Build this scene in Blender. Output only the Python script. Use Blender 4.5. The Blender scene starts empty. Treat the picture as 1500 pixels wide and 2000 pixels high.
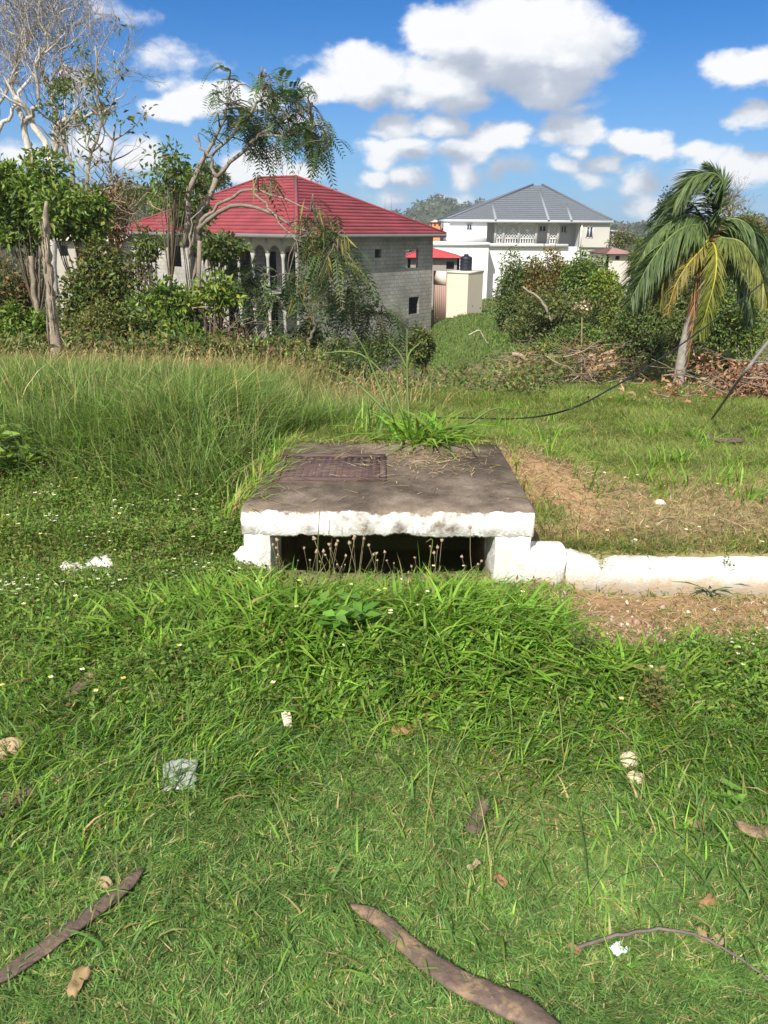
import bpy, math, random
import numpy as np
from mathutils import Vector, Matrix, Euler

# ------------------------------------------------------------------ camera
SC = bpy.context.scene
COL = SC.collection
R = math.radians
FPX, PITCH, ROLL, EYE = 1570.0, math.atan(558 / 1570.0), R(0.5), 1.62
cam_d = bpy.data.cameras.new('camera')
cam = bpy.data.objects.new('camera', cam_d)
COL.objects.link(cam)
CAMR = Euler((math.pi / 2 - PITCH, 0, 0)).to_matrix() @ Matrix.Rotation(ROLL, 3, 'Z')
cam.location = (0, 0, EYE)
cam.rotation_euler = CAMR.to_euler()
cam_d.sensor_fit = 'VERTICAL'
cam_d.sensor_height = 24
cam_d.lens = 24 * FPX / 2000
cam_d.clip_start = 0.05
cam_d.clip_end = 9000
SC.camera = cam

# ------------------------------------------------------------------ light
SUN_AZ, SUN_EL = -160.0, 43.0          # azimuth clockwise from +Y: behind the camera, to its left
sd = Vector((math.sin(R(SUN_AZ)) * math.cos(R(SUN_EL)), math.cos(R(SUN_AZ)) * math.cos(R(SUN_EL)), math.sin(R(SUN_EL))))
sl = bpy.data.lights.new('sun', 'SUN')
sl.energy = 4.3
sl.angle = R(0.5)
sl.color = (1.0, 0.955, 0.87)
so = bpy.data.objects.new('sun', sl)
COL.objects.link(so)
so.location = (0, 0, 60)
so.rotation_euler = sd.to_track_quat('Z', 'Y').to_euler()
SC.view_settings.view_transform = 'Standard'
SC.view_settings.look = 'None'
SC.view_settings.exposure = 0.76
SC.view_settings.gamma = 1
SC.cycles.use_denoising = True
SC.cycles.max_bounces = 6
SC.cycles.diffuse_bounces = 4
SC.cycles.glossy_bounces = 2
SC.cycles.transmission_bounces = 3
SC.cycles.transparent_max_bounces = 6
SC.cycles.caustics_reflective = False
SC.cycles.caustics_refractive = False

# ------------------------------------------------------------------ pixel <-> world helpers
def ray(px, py):
    d = CAMR @ Vector(((px - 750) / FPX, -(py - 1000) / FPX, -1))
    return d / d.y
def P(px, py, Y):
    d = ray(px, py)
    return Vector((d.x * Y, Y, EYE + d.z * Y))
def dpt(Y, z=0.0):
    return Y * math.cos(PITCH) + (EYE - z) * math.sin(PITCH)

# ------------------------------------------------------------------ noise
def _h(ix, iy, s):
    n = (ix.astype(np.int64) * 374761393 + iy.astype(np.int64) * 668265263 + s * 1442695041) & 0xffffffff
    n = ((n ^ (n >> 13)) * 1274126177) & 0xffffffff
    return ((n ^ (n >> 16)) & 0xffff) / 65535.0
def vn(x, y, s=0):
    x = np.asarray(x, float); y = np.asarray(y, float)
    ix, iy = np.floor(x), np.floor(y)
    fx, fy = x - ix, y - iy
    fx = fx * fx * (3 - 2 * fx); fy = fy * fy * (3 - 2 * fy)
    a, b = _h(ix, iy, s), _h(ix + 1, iy, s)
    c, d = _h(ix, iy + 1, s), _h(ix + 1, iy + 1, s)
    return (a + (b - a) * fx) * (1 - fy) + (c + (d - c) * fx) * fy
def fbm(x, y, s=0, o=4):
    r, a, t = 0, 0.5, 0
    for i in range(o):
        r = r + a * vn(np.asarray(x) * 2 ** i + 17 * i, np.asarray(y) * 2 ** i - 9 * i, s + i); t += a; a *= .5
    return r / t
def sst(a, b, x):
    t = np.clip((np.asarray(x, float) - a) / (b - a), 0, 1)
    return t * t * (3 - 2 * t)
def gauss(x, y, cx, cy, rx, ry):
    return np.exp(-((x - cx) / rx) ** 2 - ((y - cy) / ry) ** 2)

# ------------------------------------------------------------------ terrain
KY = 3.5
def gz(x, y):
    x = np.asarray(x, float); y = np.asarray(y, float)
    bump = (fbm(x * 1.3, y * 1.3, 3) - .5) * .07 + (fbm(x * 5, y * 5, 7, 2) - .5) * .02
    front = bump + .13 * gauss(x, y, -.05, 2.75, 1.0, .45) + .05 * gauss(x, y, -1.9, 3.1, .9, .5) - .03 * sst(.7, 1.2, x) * sst(2.6, 3.1, y)
    left = sst(-.5, -1.0, x)
    z_r = .13 + np.where(y > 4.4, -(y - 4.4) * .128, 0)
    z_l = .15 + .20 * sst(3.8, 5.0, y) * sst(-.6, -1.3, x) - .62 * sst(5.2, 10.5, y)
    z_r = z_r + .235 * sst(-1.4, -.7, x) * (1 - sst(.8, 1.7, x)) * sst(3.9, 4.8, y) * (1 - sst(5.3, 8.5, y))
    ridge = z_r * (1 - left) + z_l * left + bump * .8
    z = front * (1 - sst(3.5, 3.64, y)) + ridge * sst(3.5, 3.64, y)
    yr = 10.3 + 2.6 * sst(-1.2, 1.2, x) + 4.2 * sst(2.2, 4.4, x)
    zr = (ridge)
    far_l = -6.6
    far_r = -2.2 - 1.1 * sst(22, 52, y)
    k = sst(.0, 4.5, x)
    zf = far_l * (1 - k) + far_r * k
    zf = zf + (-8.6 - zf) * sst(57, 84, y)
    zf = zf + 4.6 * gauss(x, y, -17, 33, 7, 7)          # red earth bank left
    s = sst(yr, yr + 13, y)
    zc = np.where(y < yr, zr, np.maximum(zr, zr))
    z = z * (1 - s) + (zf + (fbm(x * .15, y * .15, 11) - .5) * .8) * s
    # wooded hills far behind
    hill = 0
    for a_, cx_, cy_, rx_, ry_ in ((27, 36, 620, 34, 120), (26, 78, 700, 46, 140), (19, -12, 640, 60, 120), (15, -75, 190, 60, 60), (14, 240, 480, 160, 110), (22, -300, 500, 170, 160)):
        hill = np.maximum(hill, a_ * gauss(x, y, cx_, cy_, rx_, ry_))
    hill = hill * (.85 + .3 * fbm(x * .03, y * .03, 13))
    z = z + hill * sst(95, 150, y)
    pit = (x > -.54) & (x < .56) & (y > 3.56) & (y < 4.62)
    z = np.where(pit, -.22, z)
    return z
def gz1(x, y):
    return float(gz(np.array([x]), np.array([y]))[0])
def G(px, py, y0=1.0, y1=120):
    """ground point seen at a photo pixel"""
    d = ray(px, py)
    ys = np.geomspace(y0, y1, 1500)
    zz = EYE + d.z * ys
    g = gz(d.x * ys, ys)
    i = np.nonzero(zz <= g)[0]
    y = ys[i[0]] if len(i) else y1
    return Vector((d.x * y, y, gz1(d.x * y, y)))

# ------------------------------------------------------------------ mesh builder
OFF = {}
class MB:
    def __init__(s):
        s.v, s.c, s.q, s.t, s.n = [], [], [], [], 0
    def add(s, V, Q=None, T=None, C=(1, 1, 1)):
        V = np.asarray(V, float).reshape(-1, 3)
        C = np.asarray(C, float)
        if C.ndim == 1: C = np.tile(C, (len(V), 1))
        s.v.append(V); s.c.append(C)
        if Q is not None and len(Q): s.q.append(np.asarray(Q, np.int64).reshape(-1, 4) + s.n)
        if T is not None and len(T): s.t.append(np.asarray(T, np.int64).reshape(-1, 3) + s.n)
        s.n += len(V)
        return s
    def build(s, name, mat, parent=None, smooth=False, origin=None, local=None):
        """verts are world coordinates (made local to the parent's thing); local=(location, rotz): verts already local to that frame"""
        V = np.concatenate(s.v); C = np.concatenate(s.c)
        off = np.zeros(3)
        if parent is not None: off = np.array(OFF[parent.name])
        elif origin is not None: off = np.array(origin)
        if local is None: V = V - off
        me = bpy.data.meshes.new(name)
        Q = np.concatenate(s.q) if s.q else np.zeros((0, 4), np.int64)
        T = np.concatenate(s.t) if s.t else np.zeros((0, 3), np.int64)
        me.vertices.add(len(V)); me.vertices.foreach_set('co', V.astype(np.float32).ravel())
        loops = np.concatenate([Q.ravel(), T.ravel()]).astype(np.int32)
        me.loops.add(len(loops)); me.loops.foreach_set('vertex_index', loops)
        tot = np.concatenate([np.full(len(Q), 4), np.full(len(T), 3)]).astype(np.int32)
        st = np.concatenate([[0], np.cumsum(tot)[:-1]]).astype(np.int32)
        me.polygons.add(len(tot)); me.polygons.foreach_set('loop_start', st); me.polygons.foreach_set('loop_total', tot)
        if smooth: me.polygons.foreach_set('use_smooth', np.ones(len(tot), bool))
        at = me.color_attributes.new('Col', 'FLOAT_COLOR', 'POINT')
        at.data.foreach_set('color', np.concatenate([C, np.ones((len(C), 1))], 1).astype(np.float32).ravel())
        me.update(calc_edges=True); me.validate()
        me.materials.append(mat)
        o = bpy.data.objects.new(name, me)
        COL.objects.link(o)
        if parent is not None: o.parent = parent
        if local is not None:
            o.location = Vector(local[0]) - Vector(off); o.rotation_euler.z = local[1]
        elif parent is None: o.location = off
        OFF[o.name] = tuple(off)
        return o

def tag(o, label=None, cat=None, group=None, kind=None):
    if label: o['label'] = label
    if cat: o['category'] = cat
    if group: o['group'] = group
    if kind: o['kind'] = kind
    return o
def thing(name, label, cat, loc, group=None):
    o = bpy.data.objects.new(name, None)
    o.empty_display_size = .2
    COL.objects.link(o); o.location = loc
    OFF[o.name] = tuple(loc)
    return tag(o, label, cat, group)
def dup(root, loc, rotz=0, scale=1, label=None):
    r = root.copy(); COL.objects.link(r)
    r.location = loc; r.rotation_euler.z = rotz; r.scale = (scale,) * 3
    if label: r['label'] = label
    for ch in list(root.children):
        c = ch.copy(); COL.objects.link(c); c.parent = r
        for g in list(ch.children):
            d = g.copy(); COL.objects.link(d); d.parent = c
    return r

def spline(pts, n):
    p = np.array([tuple(q) for q in pts], float)
    if len(p) < 3:
        t = np.linspace(0, 1, n)[:, None]
        return p[0] * (1 - t) + p[-1] * t
    pp = np.vstack([2 * p[0] - p[1], p, 2 * p[-1] - p[-2]])
    out = []
    for u in np.linspace(0, len(p) - 1 - 1e-6, n):
        i = int(u); f = u - i
        a, b, c, d = pp[i:i + 4]
        out.append(.5 * (2 * b + (c - a) * f + (2 * a - 5 * b + 4 * c - d) * f * f + (3 * b - a - 3 * c + d) * f ** 3))
    return np.array(out)
def tube(mb, pts, r, n=6, col=(1, 1, 1), flat=None, caps=True):
    """swept tube; flat=(factor, dir): squashed along dir"""
    pts = np.array([tuple(q) for q in pts], float); k = len(pts)
    r = np.broadcast_to(np.asarray(r, float), (k,)) if np.ndim(r) else np.full(k, r)
    tg = np.gradient(pts, axis=0); tg /= np.linalg.norm(tg, axis=1)[:, None] + 1e-9
    up = np.array([0, 0, 1.]) if abs(tg[0][2]) < .9 else np.array([1., 0, 0])
    if flat is not None: up = np.array(flat[1], float)
    V = np.zeros((k, n, 3)); a = np.linspace(0, 2 * np.pi, n, endpoint=False)
    for i in range(k):
        s = np.cross(tg[i], up); s /= np.linalg.norm(s) + 1e-9
        u = np.cross(s, tg[i])
        if flat is None: up = u
        f = 1 if flat is None else flat[0]
        V[i] = pts[i] + r[i] * (np.cos(a)[:, None] * s + f * np.sin(a)[:, None] * u)
    idx = np.arange(k * n).reshape(k, n)
    Q = np.stack([idx[:-1], np.roll(idx[:-1], -1, 1), np.roll(idx[1:], -1, 1), idx[1:]], -1).reshape(-1, 4)
    T = []
    V = V.reshape(-1, 3)
    if caps:
        V = np.vstack([V, pts[:1], pts[-1:]])
        T = [(idx[0][(j + 1) % n], idx[0][j], k * n) for j in range(n)] + [(idx[-1][j], idx[-1][(j + 1) % n], k * n + 1) for j in range(n)]
    mb.add(V, Q, T, col)
def box(mb, a, b, col=(1, 1, 1), rz=0, c=None):
    x0, y0, z0 = a; x1, y1, z1 = b
    V = np.array([(x0, y0, z0), (x1, y0, z0), (x1, y1, z0), (x0, y1, z0), (x0, y0, z1), (x1, y0, z1), (x1, y1, z1), (x0, y1, z1)], float)
    if rz:
        c = V.mean(0) if c is None else np.array(c)
        V = (V - c) @ np.array([[math.cos(rz), math.sin(rz), 0], [-math.sin(rz), math.cos(rz), 0], [0, 0, 1]]) + c
    mb.add(V, [(0, 3, 2, 1), (4, 5, 6, 7), (0, 1, 5, 4), (1, 2, 6, 5), (2, 3, 7, 6), (3, 0, 4, 7)], None, col)

def pick(rng, n, pal, jit=.12):
    """colours from a palette [(rgb, weight), ...] with small random variation"""
    w = np.array([p[1] for p in pal], float); w /= w.sum()
    c = np.array([p[0] for p in pal])[rng.choice(len(pal), n, p=w)]
    return np.clip(c * (1 + rng.normal(0, jit, (n, 1))) * (1 + rng.normal(0, jit * .4, (n, 3))), .002, .95)
def unit(v):
    return v / (np.linalg.norm(v, axis=-1, keepdims=True) + 1e-9)

def blades(mb, base, h, w, az, lean, cols, rng, seg=3, tips=None, sag=.35):
    """grass blades: arching tapered strips. lean = sideways reach / height"""
    n = len(base); base = np.asarray(base, float)
    if n == 0: return
    d = np.stack([np.cos(az), np.sin(az), np.zeros(n)], 1)
    tw = az + np.pi / 2 + rng.normal(0, .5, n)
    s = np.stack([np.cos(tw), np.sin(tw), rng.normal(0, .15, n)], 1)
    lev = np.linspace(0, 1, seg + 1)
    prof = {1: [1, 0], 2: [.8, .85, 0], 3: [.7, 1, .75, 0], 4: [.6, .95, 1, .65, 0]}[seg]
    V = []; C = []
    tips = cols if tips is None else tips
    for i, t in enumerate(lev):
        c = base + d * (lean * h * t ** 1.7)[:, None] + np.array([0, 0, 1.]) * (h * (t - sag * np.minimum(lean, 1.6) * t ** 2.6))[:, None]
        cc = cols * (1 - t * t) + tips * t * t
        if i < seg:
            V += [c - s * (w * prof[i] / 2)[:, None], c + s * (w * prof[i] / 2)[:, None]]; C += [cc, cc]
        else:
            V.append(c); C.append(cc)
    nv = 2 * seg + 1
    V = np.stack(V, 1).reshape(-1, 3); C = np.stack(C, 1).reshape(-1, 3)
    b = (np.arange(n) * nv)[:, None]
    Q = np.concatenate([b + np.array([[2 * i, 2 * i + 1, 2 * i + 3, 2 * i + 2]]) for i in range(seg - 1)]) if seg > 1 else None
    T = b + np.array([[2 * seg - 2, 2 * seg - 1, 2 * seg]])
    mb.add(V, Q, T, C)

def leaves(mb, pos, axis, nrm, L, Wd, cols, fold=.18, shape=.45):
    """folded leaf diamonds"""
    n = len(pos)
    if n == 0: return
    L = np.broadcast_to(L, (n,))[:, None]; Wd = np.broadcast_to(Wd, (n,))[:, None]
    a = unit(axis); s = unit(np.cross(a, nrm)); u = np.cross(s, a)
    m = pos + a * L * shape + u * L * fold
    V = np.stack([pos, m + s * Wd * .5, pos + a * L, m - s * Wd * .5], 1).reshape(-1, 3)
    b = (np.arange(n) * 4)[:, None]
    T = np.concatenate([b + np.array([[0, 1, 2]]), b + np.array([[0, 2, 3]])])
    mb.add(V, None, T, np.repeat(cols, 4, 0))
def clump(mb, c, rad, n, L, Wd, pal, rng, up=.5, jit=.15):
    """leaves filling a ball, thicker at its skin"""
    d = unit(rng.normal(0, 1, (n, 3)))
    r = rng.uniform(.15, 1, (n, 1)) ** .6
    pos = np.array(c) + d * r * np.array(rad)
    ax = unit(d * .7 + rng.normal(0, .6, (n, 3)) + np.array([0, 0, -.15]))
    nr = unit(d * .5 + rng.normal(0, .5, (n, 3)) + np.array([0, 0, up]))
    leaves(mb, pos, ax, nr, L * rng.uniform(.6, 1.25, n), Wd * rng.uniform(.6, 1.2, n), pick(rng, n, pal, jit))

def grow(mb, p, d, L, r, lev, rng, tips, col, bend=.25, kids=(2, 4), up=.06, spread=.7, ratio=.62, nseg=5, sides=5, rmin=.004):
    """a branch with its forks, recursive; tips collects the ends"""
    p = np.array(p, float); d = unit(np.array(d, float))
    pts = [p]; dd = d
    for i in range(nseg):
        dd = unit(dd + rng.normal(0, bend, 3) * .55 + np.array([0, 0, up]))
        pts.append(pts[-1] + dd * L / nseg)
    pts = np.array(pts)
    rr = np.linspace(r, max(r * .45, rmin), len(pts))
    tube(mb, pts, rr, sides, col if not callable(col) else col(rng), caps=False)
    if lev <= 0:
        tips.append((pts[-1], dd)); return
    for k in range(rng.integers(*kids) + 1):
        i = rng.integers(max(1, nseg // 3), nseg + 1) if k else nseg
        q = pts[i]
        side = unit(rng.normal(0, 1, 3)); nd = unit(dd + side * spread * rng.uniform(.6, 1.2))
        grow(mb, q, nd, L * ratio * rng.uniform(.75, 1.2), max(rr[i] * .68, rmin), lev - 1, rng, tips, col, bend, kids, up, spread, ratio, max(3, nseg - 1), max(3, sides - 1), rmin)

# ------------------------------------------------------------------ materials
def nt(mat):
    mat.use_nodes = True
    t = mat.node_tree; t.nodes.clear()
    return t
def N(t, typ, **kw):
    n = t.nodes.new('ShaderNode' + typ)
    for k, v in kw.items():
        if k.startswith('i_'):
            n.inputs[int(k[2:]) if k[2:].isdigit() else k[2:].replace('_', ' ')].default_value = v
        else: setattr(n, k, v)
    return n
def lk(t, a, b): t.links.new(a, b)
def mixc(t, fac, a, b, mode='MIX'):
    m = N(t, 'Mix', data_type='RGBA', blend_type=mode)
    for i, v in ((0, fac), (6, a), (7, b)):
        if hasattr(v, 'is_output'): lk(t, v, m.inputs[i])
        else: m.inputs[i].default_value = v if i == 0 else (*v[:3], 1)
    return m.outputs[2]
def ma(t, op, a, b=None, c=None, clamp=False):
    m = N(t, 'Math', operation=op, use_clamp=clamp)
    for i, v in enumerate((a, b, c)):
        if v is None: continue
        if hasattr(v, 'is_output'): lk(t, v, m.inputs[i])
        else: m.inputs[i].default_value = v
    return m.outputs[0]
def ramp(t, fac, stops):
    r = N(t, 'ValToRGB'); e = r.color_ramp.elements
    while len(e) < len(stops): e.new(.5)
    for i, (p, c) in enumerate(stops):
        e[i].position = p; e[i].color = (*c, 1) if len(c) == 3 else c
    lk(t, fac, r.inputs[0])
    return r.outputs[0]
def noise(t, scale, detail=4, vec=None, rough=.55, kind='Object'):
    n = N(t, 'TexNoise'); n.inputs['Scale'].default_value = scale; n.inputs['Detail'].default_value = detail; n.inputs['Roughness'].default_value = rough
    if vec is None: vec = N(t, 'TexCoord').outputs[kind]
    lk(t, vec, n.inputs['Vector'])
    return n
def bsdf(t, col, rough=.7, spec=.3, bump=None, bs=.3, metal=0):
    b = N(t, 'BsdfPrincipled'); o = N(t, 'OutputMaterial')
    if hasattr(col, 'is_output'): lk(t, col, b.inputs['Base Color'])
    else: b.inputs['Base Color'].default_value = (*col, 1)
    if hasattr(rough, 'is_output'): lk(t, rough, b.inputs['Roughness'])
    else: b.inputs['Roughness'].default_value = rough
    b.inputs['Specular IOR Level'].default_value = spec; b.inputs['Metallic'].default_value = metal
    if bump is not None:
        m = N(t, 'Bump'); m.inputs['Strength'].default_value = bs; m.inputs['Distance'].default_value = .02
        lk(t, bump, m.inputs['Height']); lk(t, m.outputs[0], b.inputs['Normal'])
    lk(t, b.outputs[0], o.inputs[0])
    return b, o
def mat_leaf(name, trans=.35, rough=.5, spec=.35, tint=(1.15, 1.2, .55)):
    m = bpy.data.materials.new(name); t = nt(m)
    a = N(t, 'Attribute', attribute_name='Col')
    nz = noise(t, 9, 2)
    c = mixc(t, 1, a.outputs[0], ramp(t, nz.outputs[0], [(.3, (.8, .8, .8)), (.7, (1.2, 1.18, 1.1))]), 'MULTIPLY')
    b, o = bsdf(t, c, rough, spec)
    tr = N(t, 'BsdfTranslucent')
    lk(t, mixc(t, 1, c, tint, 'MULTIPLY'), tr.inputs[0])
    mx = N(t, 'MixShader'); mx.inputs[0].default_value = trans
    lk(t, b.outputs[0], mx.inputs[1]); lk(t, tr.outputs[0], mx.inputs[2]); lk(t, mx.outputs[0], o.inputs[0])
    return m
def mat_var(name, scale=6, lo=.75, hi=1.25, rough=.8, spec=.2, bs=.4, fine=40, detail=5, attr=True, col=(1, 1, 1), metal=0):
    """vertex colour (or a plain colour) with procedural mottling and bump"""
    m = bpy.data.materials.new(name); t = nt(m)
    nz = noise(t, scale, detail); n2 = noise(t, fine, 4)
    v = ma(t, 'ADD', ma(t, 'MULTIPLY', nz.outputs[0], .65), ma(t, 'MULTIPLY', n2.outputs[0], .35))
    g = ramp(t, v, [(.3, (lo,) * 3), (.7, (hi,) * 3)])
    base = N(t, 'Attribute', attribute_name='Col').outputs[0] if attr else col
    bsdf(t, mixc(t, 1, base, g, 'MULTIPLY'), rough, spec, v, bs, metal)
    return m
# ------------------------------------------------------------------ sky
CLOUDS = [  # photo px centre, half sizes, weight (only directions in the sky)
    (1010, 75, 210, 125, 1.2), (890, 60, 115, 85, 1.05), (1110, 105, 105, 85, 1), (960, 150, 230, 62, 1), (700, 140, 105, 58, .95), (630, 170, 70, 32, .7),
    (790, 160, 170, 52, 1), (1060, 165, 130, 50, 1), (860, 195, 120, 26, .6), (1150, 200, 60, 20, .4),
    (815, 244, 100, 30, .95), (750, 258, 55, 18, .6), (860, 292, 150, 28, .85), (960, 272, 80, 38, 1), (745, 302, 80, 30, .7), (1125, 252, 110, 34, .9), (1040, 262, 90, 26, .6),
    (1245, 283, 62, 34, .95), (1180, 318, 52, 22, .7), (1325, 302, 75, 20, .55), (760, 346, 75, 20, .8), (860, 345, 110, 22, .5), (1130, 292, 45, 18, .6), (950, 330, 120, 20, .4),
    (1440, 145, 80, 48, .85), (1500, 130, 70, 50, .8), (1480, 232, 75, 38, .8), (1455, 330, 80, 42, .85), (1385, 310, 70, 26, .55), (1100, 320, 60, 20, .5), (1190, 350, 100, 24, .5),
    (425, 178, 62, 46, 1), (390, 205, 70, 34, .9), (335, 222, 70, 28, .8), (500, 200, 60, 38, .8), (310, 100, 90, 32, .26), (390, 125, 70, 22, .24), (230, 20, 90, 22, .18), (340, 160, 50, 25, .3),
    (500, 320, 100, 34, .85), (260, 300, 80, 36, .55), (170, 280, 100, 40, .45), (40, 300, 80, 40, .5), (140, 160, 80, 40, .25), (600, 345, 60, 22, .5),
    (600, 120, 40, 20, .2), (1000, 400, 60, 20, .6), (1300, 350, 120, 30, .5), (820, 385, 160, 22, .35), (1340, 395, 150, 30, .4), (560, 250, 70, 40, .45),
]
world = bpy.data.worlds.new('World'); SC.world = world
world.use_nodes = True
wt = world.node_tree; wt.nodes.clear()
SKY_STR = 0.085
sky = N(wt, 'TexSky'); sky.sky_type = 'NISHITA'; sky.sun_disc = False
sky.sun_elevation = R(SUN_EL); sky.sun_rotation = R(SUN_AZ)
sky.altitude = 300; sky.air_density = 1.0; sky.dust_density = .25; sky.ozone_density = 4.0
tc = N(wt, 'TexCoord').outputs['Generated']
sx = N(wt, 'SeparateXYZ'); lk(wt, tc, sx.inputs[0])
uu = ma(wt, 'ARCTAN2', sx.outputs[0], sx.outputs[1]); vv = ma(wt, 'ARCSINE', sx.outputs[2])
cb = N(wt, 'CombineXYZ'); lk(wt, uu, cb.inputs[0]); lk(wt, vv, cb.inputs[1])
def uv_of(px, py):
    d = ray(px, py).normalized()
    return math.atan2(d.x, d.y), math.asin(d.z)
wn = N(wt, 'TexNoise'); wn.inputs['Scale'].default_value = 9; wn.inputs['Detail'].default_value = 6; wn.inputs['Roughness'].default_value = .6
stretch = N(wt, 'VectorMath', operation='MULTIPLY'); lk(wt, cb.outputs[0], stretch.inputs[0]); stretch.inputs[1].default_value = (1, 1.5, 1)
lk(wt, stretch.outputs[0], wn.inputs['Vector'])
wv = N(wt, 'VectorMath', operation='SUBTRACT'); lk(wt, wn.outputs[1], wv.inputs[0]); wv.inputs[1].default_value = (.5, .5, .5)
wsc = N(wt, 'VectorMath', operation='MULTIPLY'); lk(wt, wv.outputs[0], wsc.inputs[0]); wsc.inputs[1].default_value = (.085, .05, 0)
warped = N(wt, 'VectorMath', operation='ADD'); lk(wt, cb.outputs[0], warped.inputs[0]); lk(wt, wsc.outputs[0], warped.inputs[1])
ASP = 2.1
def discs(wmin):
    out = []
    for (px, py, rx, ry, w) in CLOUDS:
        if w < wmin: continue
        u0, v0 = uv_of(px, py)
        ru = abs(uv_of(px + rx, py)[0] - uv_of(px - rx, py)[0]) / 2
        rv = abs(uv_of(px, py + ry)[1] - uv_of(px, py - ry)[1]) / 2 * ASP
        if ru > 1.7 * rv:
            out += [(u0 - ru * .42, v0, math.sqrt(ru * .62 * rv), w), (u0 + ru * .42, v0, math.sqrt(ru * .62 * rv), w)]
        else: out.append((u0, v0, math.sqrt(ru * rv), w))
    return out
def field(offset, wmin=0):
    src = N(wt, 'VectorMath', operation='MULTIPLY_ADD'); lk(wt, warped.outputs[0], src.inputs[0]); src.inputs[1].default_value = (1, ASP, 1); src.inputs[2].default_value = (offset[0], offset[1] * ASP, 0)
    acc = None
    for u0, v0, r, w in discs(wmin):
        l = N(wt, 'VectorMath', operation='DISTANCE'); lk(wt, src.outputs[0], l.inputs[0]); l.inputs[1].default_value = (u0, v0 * ASP, 0)
        f = ma(wt, 'MULTIPLY_ADD', l.outputs['Value'], -w / r, w)
        acc = f if acc is None else ma(wt, 'SMOOTH_MAX', acc, f, .22)
    return acc
def puff(offset):
    src = N(wt, 'VectorMath', operation='ADD'); lk(wt, stretch.outputs[0], src.inputs[0]); src.inputs[1].default_value = offset
    n = N(wt, 'TexNoise'); n.inputs['Scale'].default_value = 19; n.inputs['Detail'].default_value = 8; n.inputs['Roughness'].default_value = .6
    lk(wt, src.outputs[0], n.inputs['Vector'])
    return n.outputs[0]
d0 = ma(wt, 'ADD', field((0, 0, 0)), ma(wt, 'MULTIPLY_ADD', puff((0, 0, 0)), .9, -.47))
d1 = ma(wt, 'ADD', field((-.022, .034, 0), .68), ma(wt, 'MULTIPLY_ADD', puff((-.016, .03, 0)), .9, -.47))
d1 = ma(wt, 'MAXIMUM', d1, -.25)
# unseen broken cloud added overhead and behind the camera to brighten the ambient fill
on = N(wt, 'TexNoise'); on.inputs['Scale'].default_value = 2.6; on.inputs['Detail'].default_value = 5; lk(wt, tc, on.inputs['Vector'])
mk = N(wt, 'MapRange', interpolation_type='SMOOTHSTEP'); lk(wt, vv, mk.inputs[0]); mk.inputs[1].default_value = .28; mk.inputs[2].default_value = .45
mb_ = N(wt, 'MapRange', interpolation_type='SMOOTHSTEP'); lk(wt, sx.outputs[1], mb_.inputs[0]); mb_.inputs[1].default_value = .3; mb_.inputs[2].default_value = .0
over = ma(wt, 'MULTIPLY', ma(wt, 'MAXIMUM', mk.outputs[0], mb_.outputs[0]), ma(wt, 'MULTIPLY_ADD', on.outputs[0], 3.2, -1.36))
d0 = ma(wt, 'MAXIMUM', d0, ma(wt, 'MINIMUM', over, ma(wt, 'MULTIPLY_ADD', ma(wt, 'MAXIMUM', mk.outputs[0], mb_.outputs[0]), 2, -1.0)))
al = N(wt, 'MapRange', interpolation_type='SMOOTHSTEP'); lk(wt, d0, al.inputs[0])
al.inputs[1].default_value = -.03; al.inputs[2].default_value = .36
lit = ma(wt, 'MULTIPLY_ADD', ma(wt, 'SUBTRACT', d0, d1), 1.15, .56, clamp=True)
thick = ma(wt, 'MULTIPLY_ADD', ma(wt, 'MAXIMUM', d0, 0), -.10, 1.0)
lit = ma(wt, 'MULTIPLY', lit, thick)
K = 1 / SKY_STR
ccol = ramp(wt, lit, [(.0, (.47, .53, .63)), (.36, (.58, .63, .72)), (.60, (.80, .84, .90)), (.92, (1.04, 1.04, 1.04))])
cs = N(wt, 'VectorMath', operation='SCALE'); lk(wt, ccol, cs.inputs[0]); cs.inputs['Scale'].default_value = .59 * K
# pale band of distant air towards the horizon
hz = N(wt, 'MapRange', interpolation_type='SMOOTHSTEP'); lk(wt, vv, hz.inputs[0]); hz.inputs[1].default_value = .23; hz.inputs[2].default_value = -.02
tint = mixc(wt, 1, sky.outputs[0], (.125, .43, .74), 'MULTIPLY')
skyc = mixc(wt, ma(wt, 'MULTIPLY', hz.outputs[0], .5), tint, (.28 * K, .39 * K, .54 * K))
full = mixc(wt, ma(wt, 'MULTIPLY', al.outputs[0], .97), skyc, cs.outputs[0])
bg = N(wt, 'Background'); lk(wt, full, bg.inputs[0]); bg.inputs[1].default_value = SKY_STR
wo = N(wt, 'OutputWorld'); lk(wt, bg.outputs[0], wo.inputs[0])
world.cycles.sampling_method = 'MANUAL'; world.cycles.sample_map_resolution = 512

# ------------------------------------------------------------------ shared materials
M_LEAF = mat_leaf('leaf'); M_GRASS = mat_leaf('grass_blade', .48, .58, .22, (1.05, 1.18, .5))
M_DRY = mat_leaf('dry_leaf', .2, .7, .15, (1, .9, .7))
M_BARK = mat_var('bark', 14, .6, 1.3, .9, .1, .7, 60)
M_PLASTER = mat_var('render_plaster', 1.2, .88, 1.08, .85, .2, .15, 20)
M_METAL = mat_var('painted_metal', 5, .8, 1.1, .5, .4, .1, 60)
M_STONE = mat_var('stone', 20, .7, 1.2, .9, .15, .5, 120)

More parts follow.
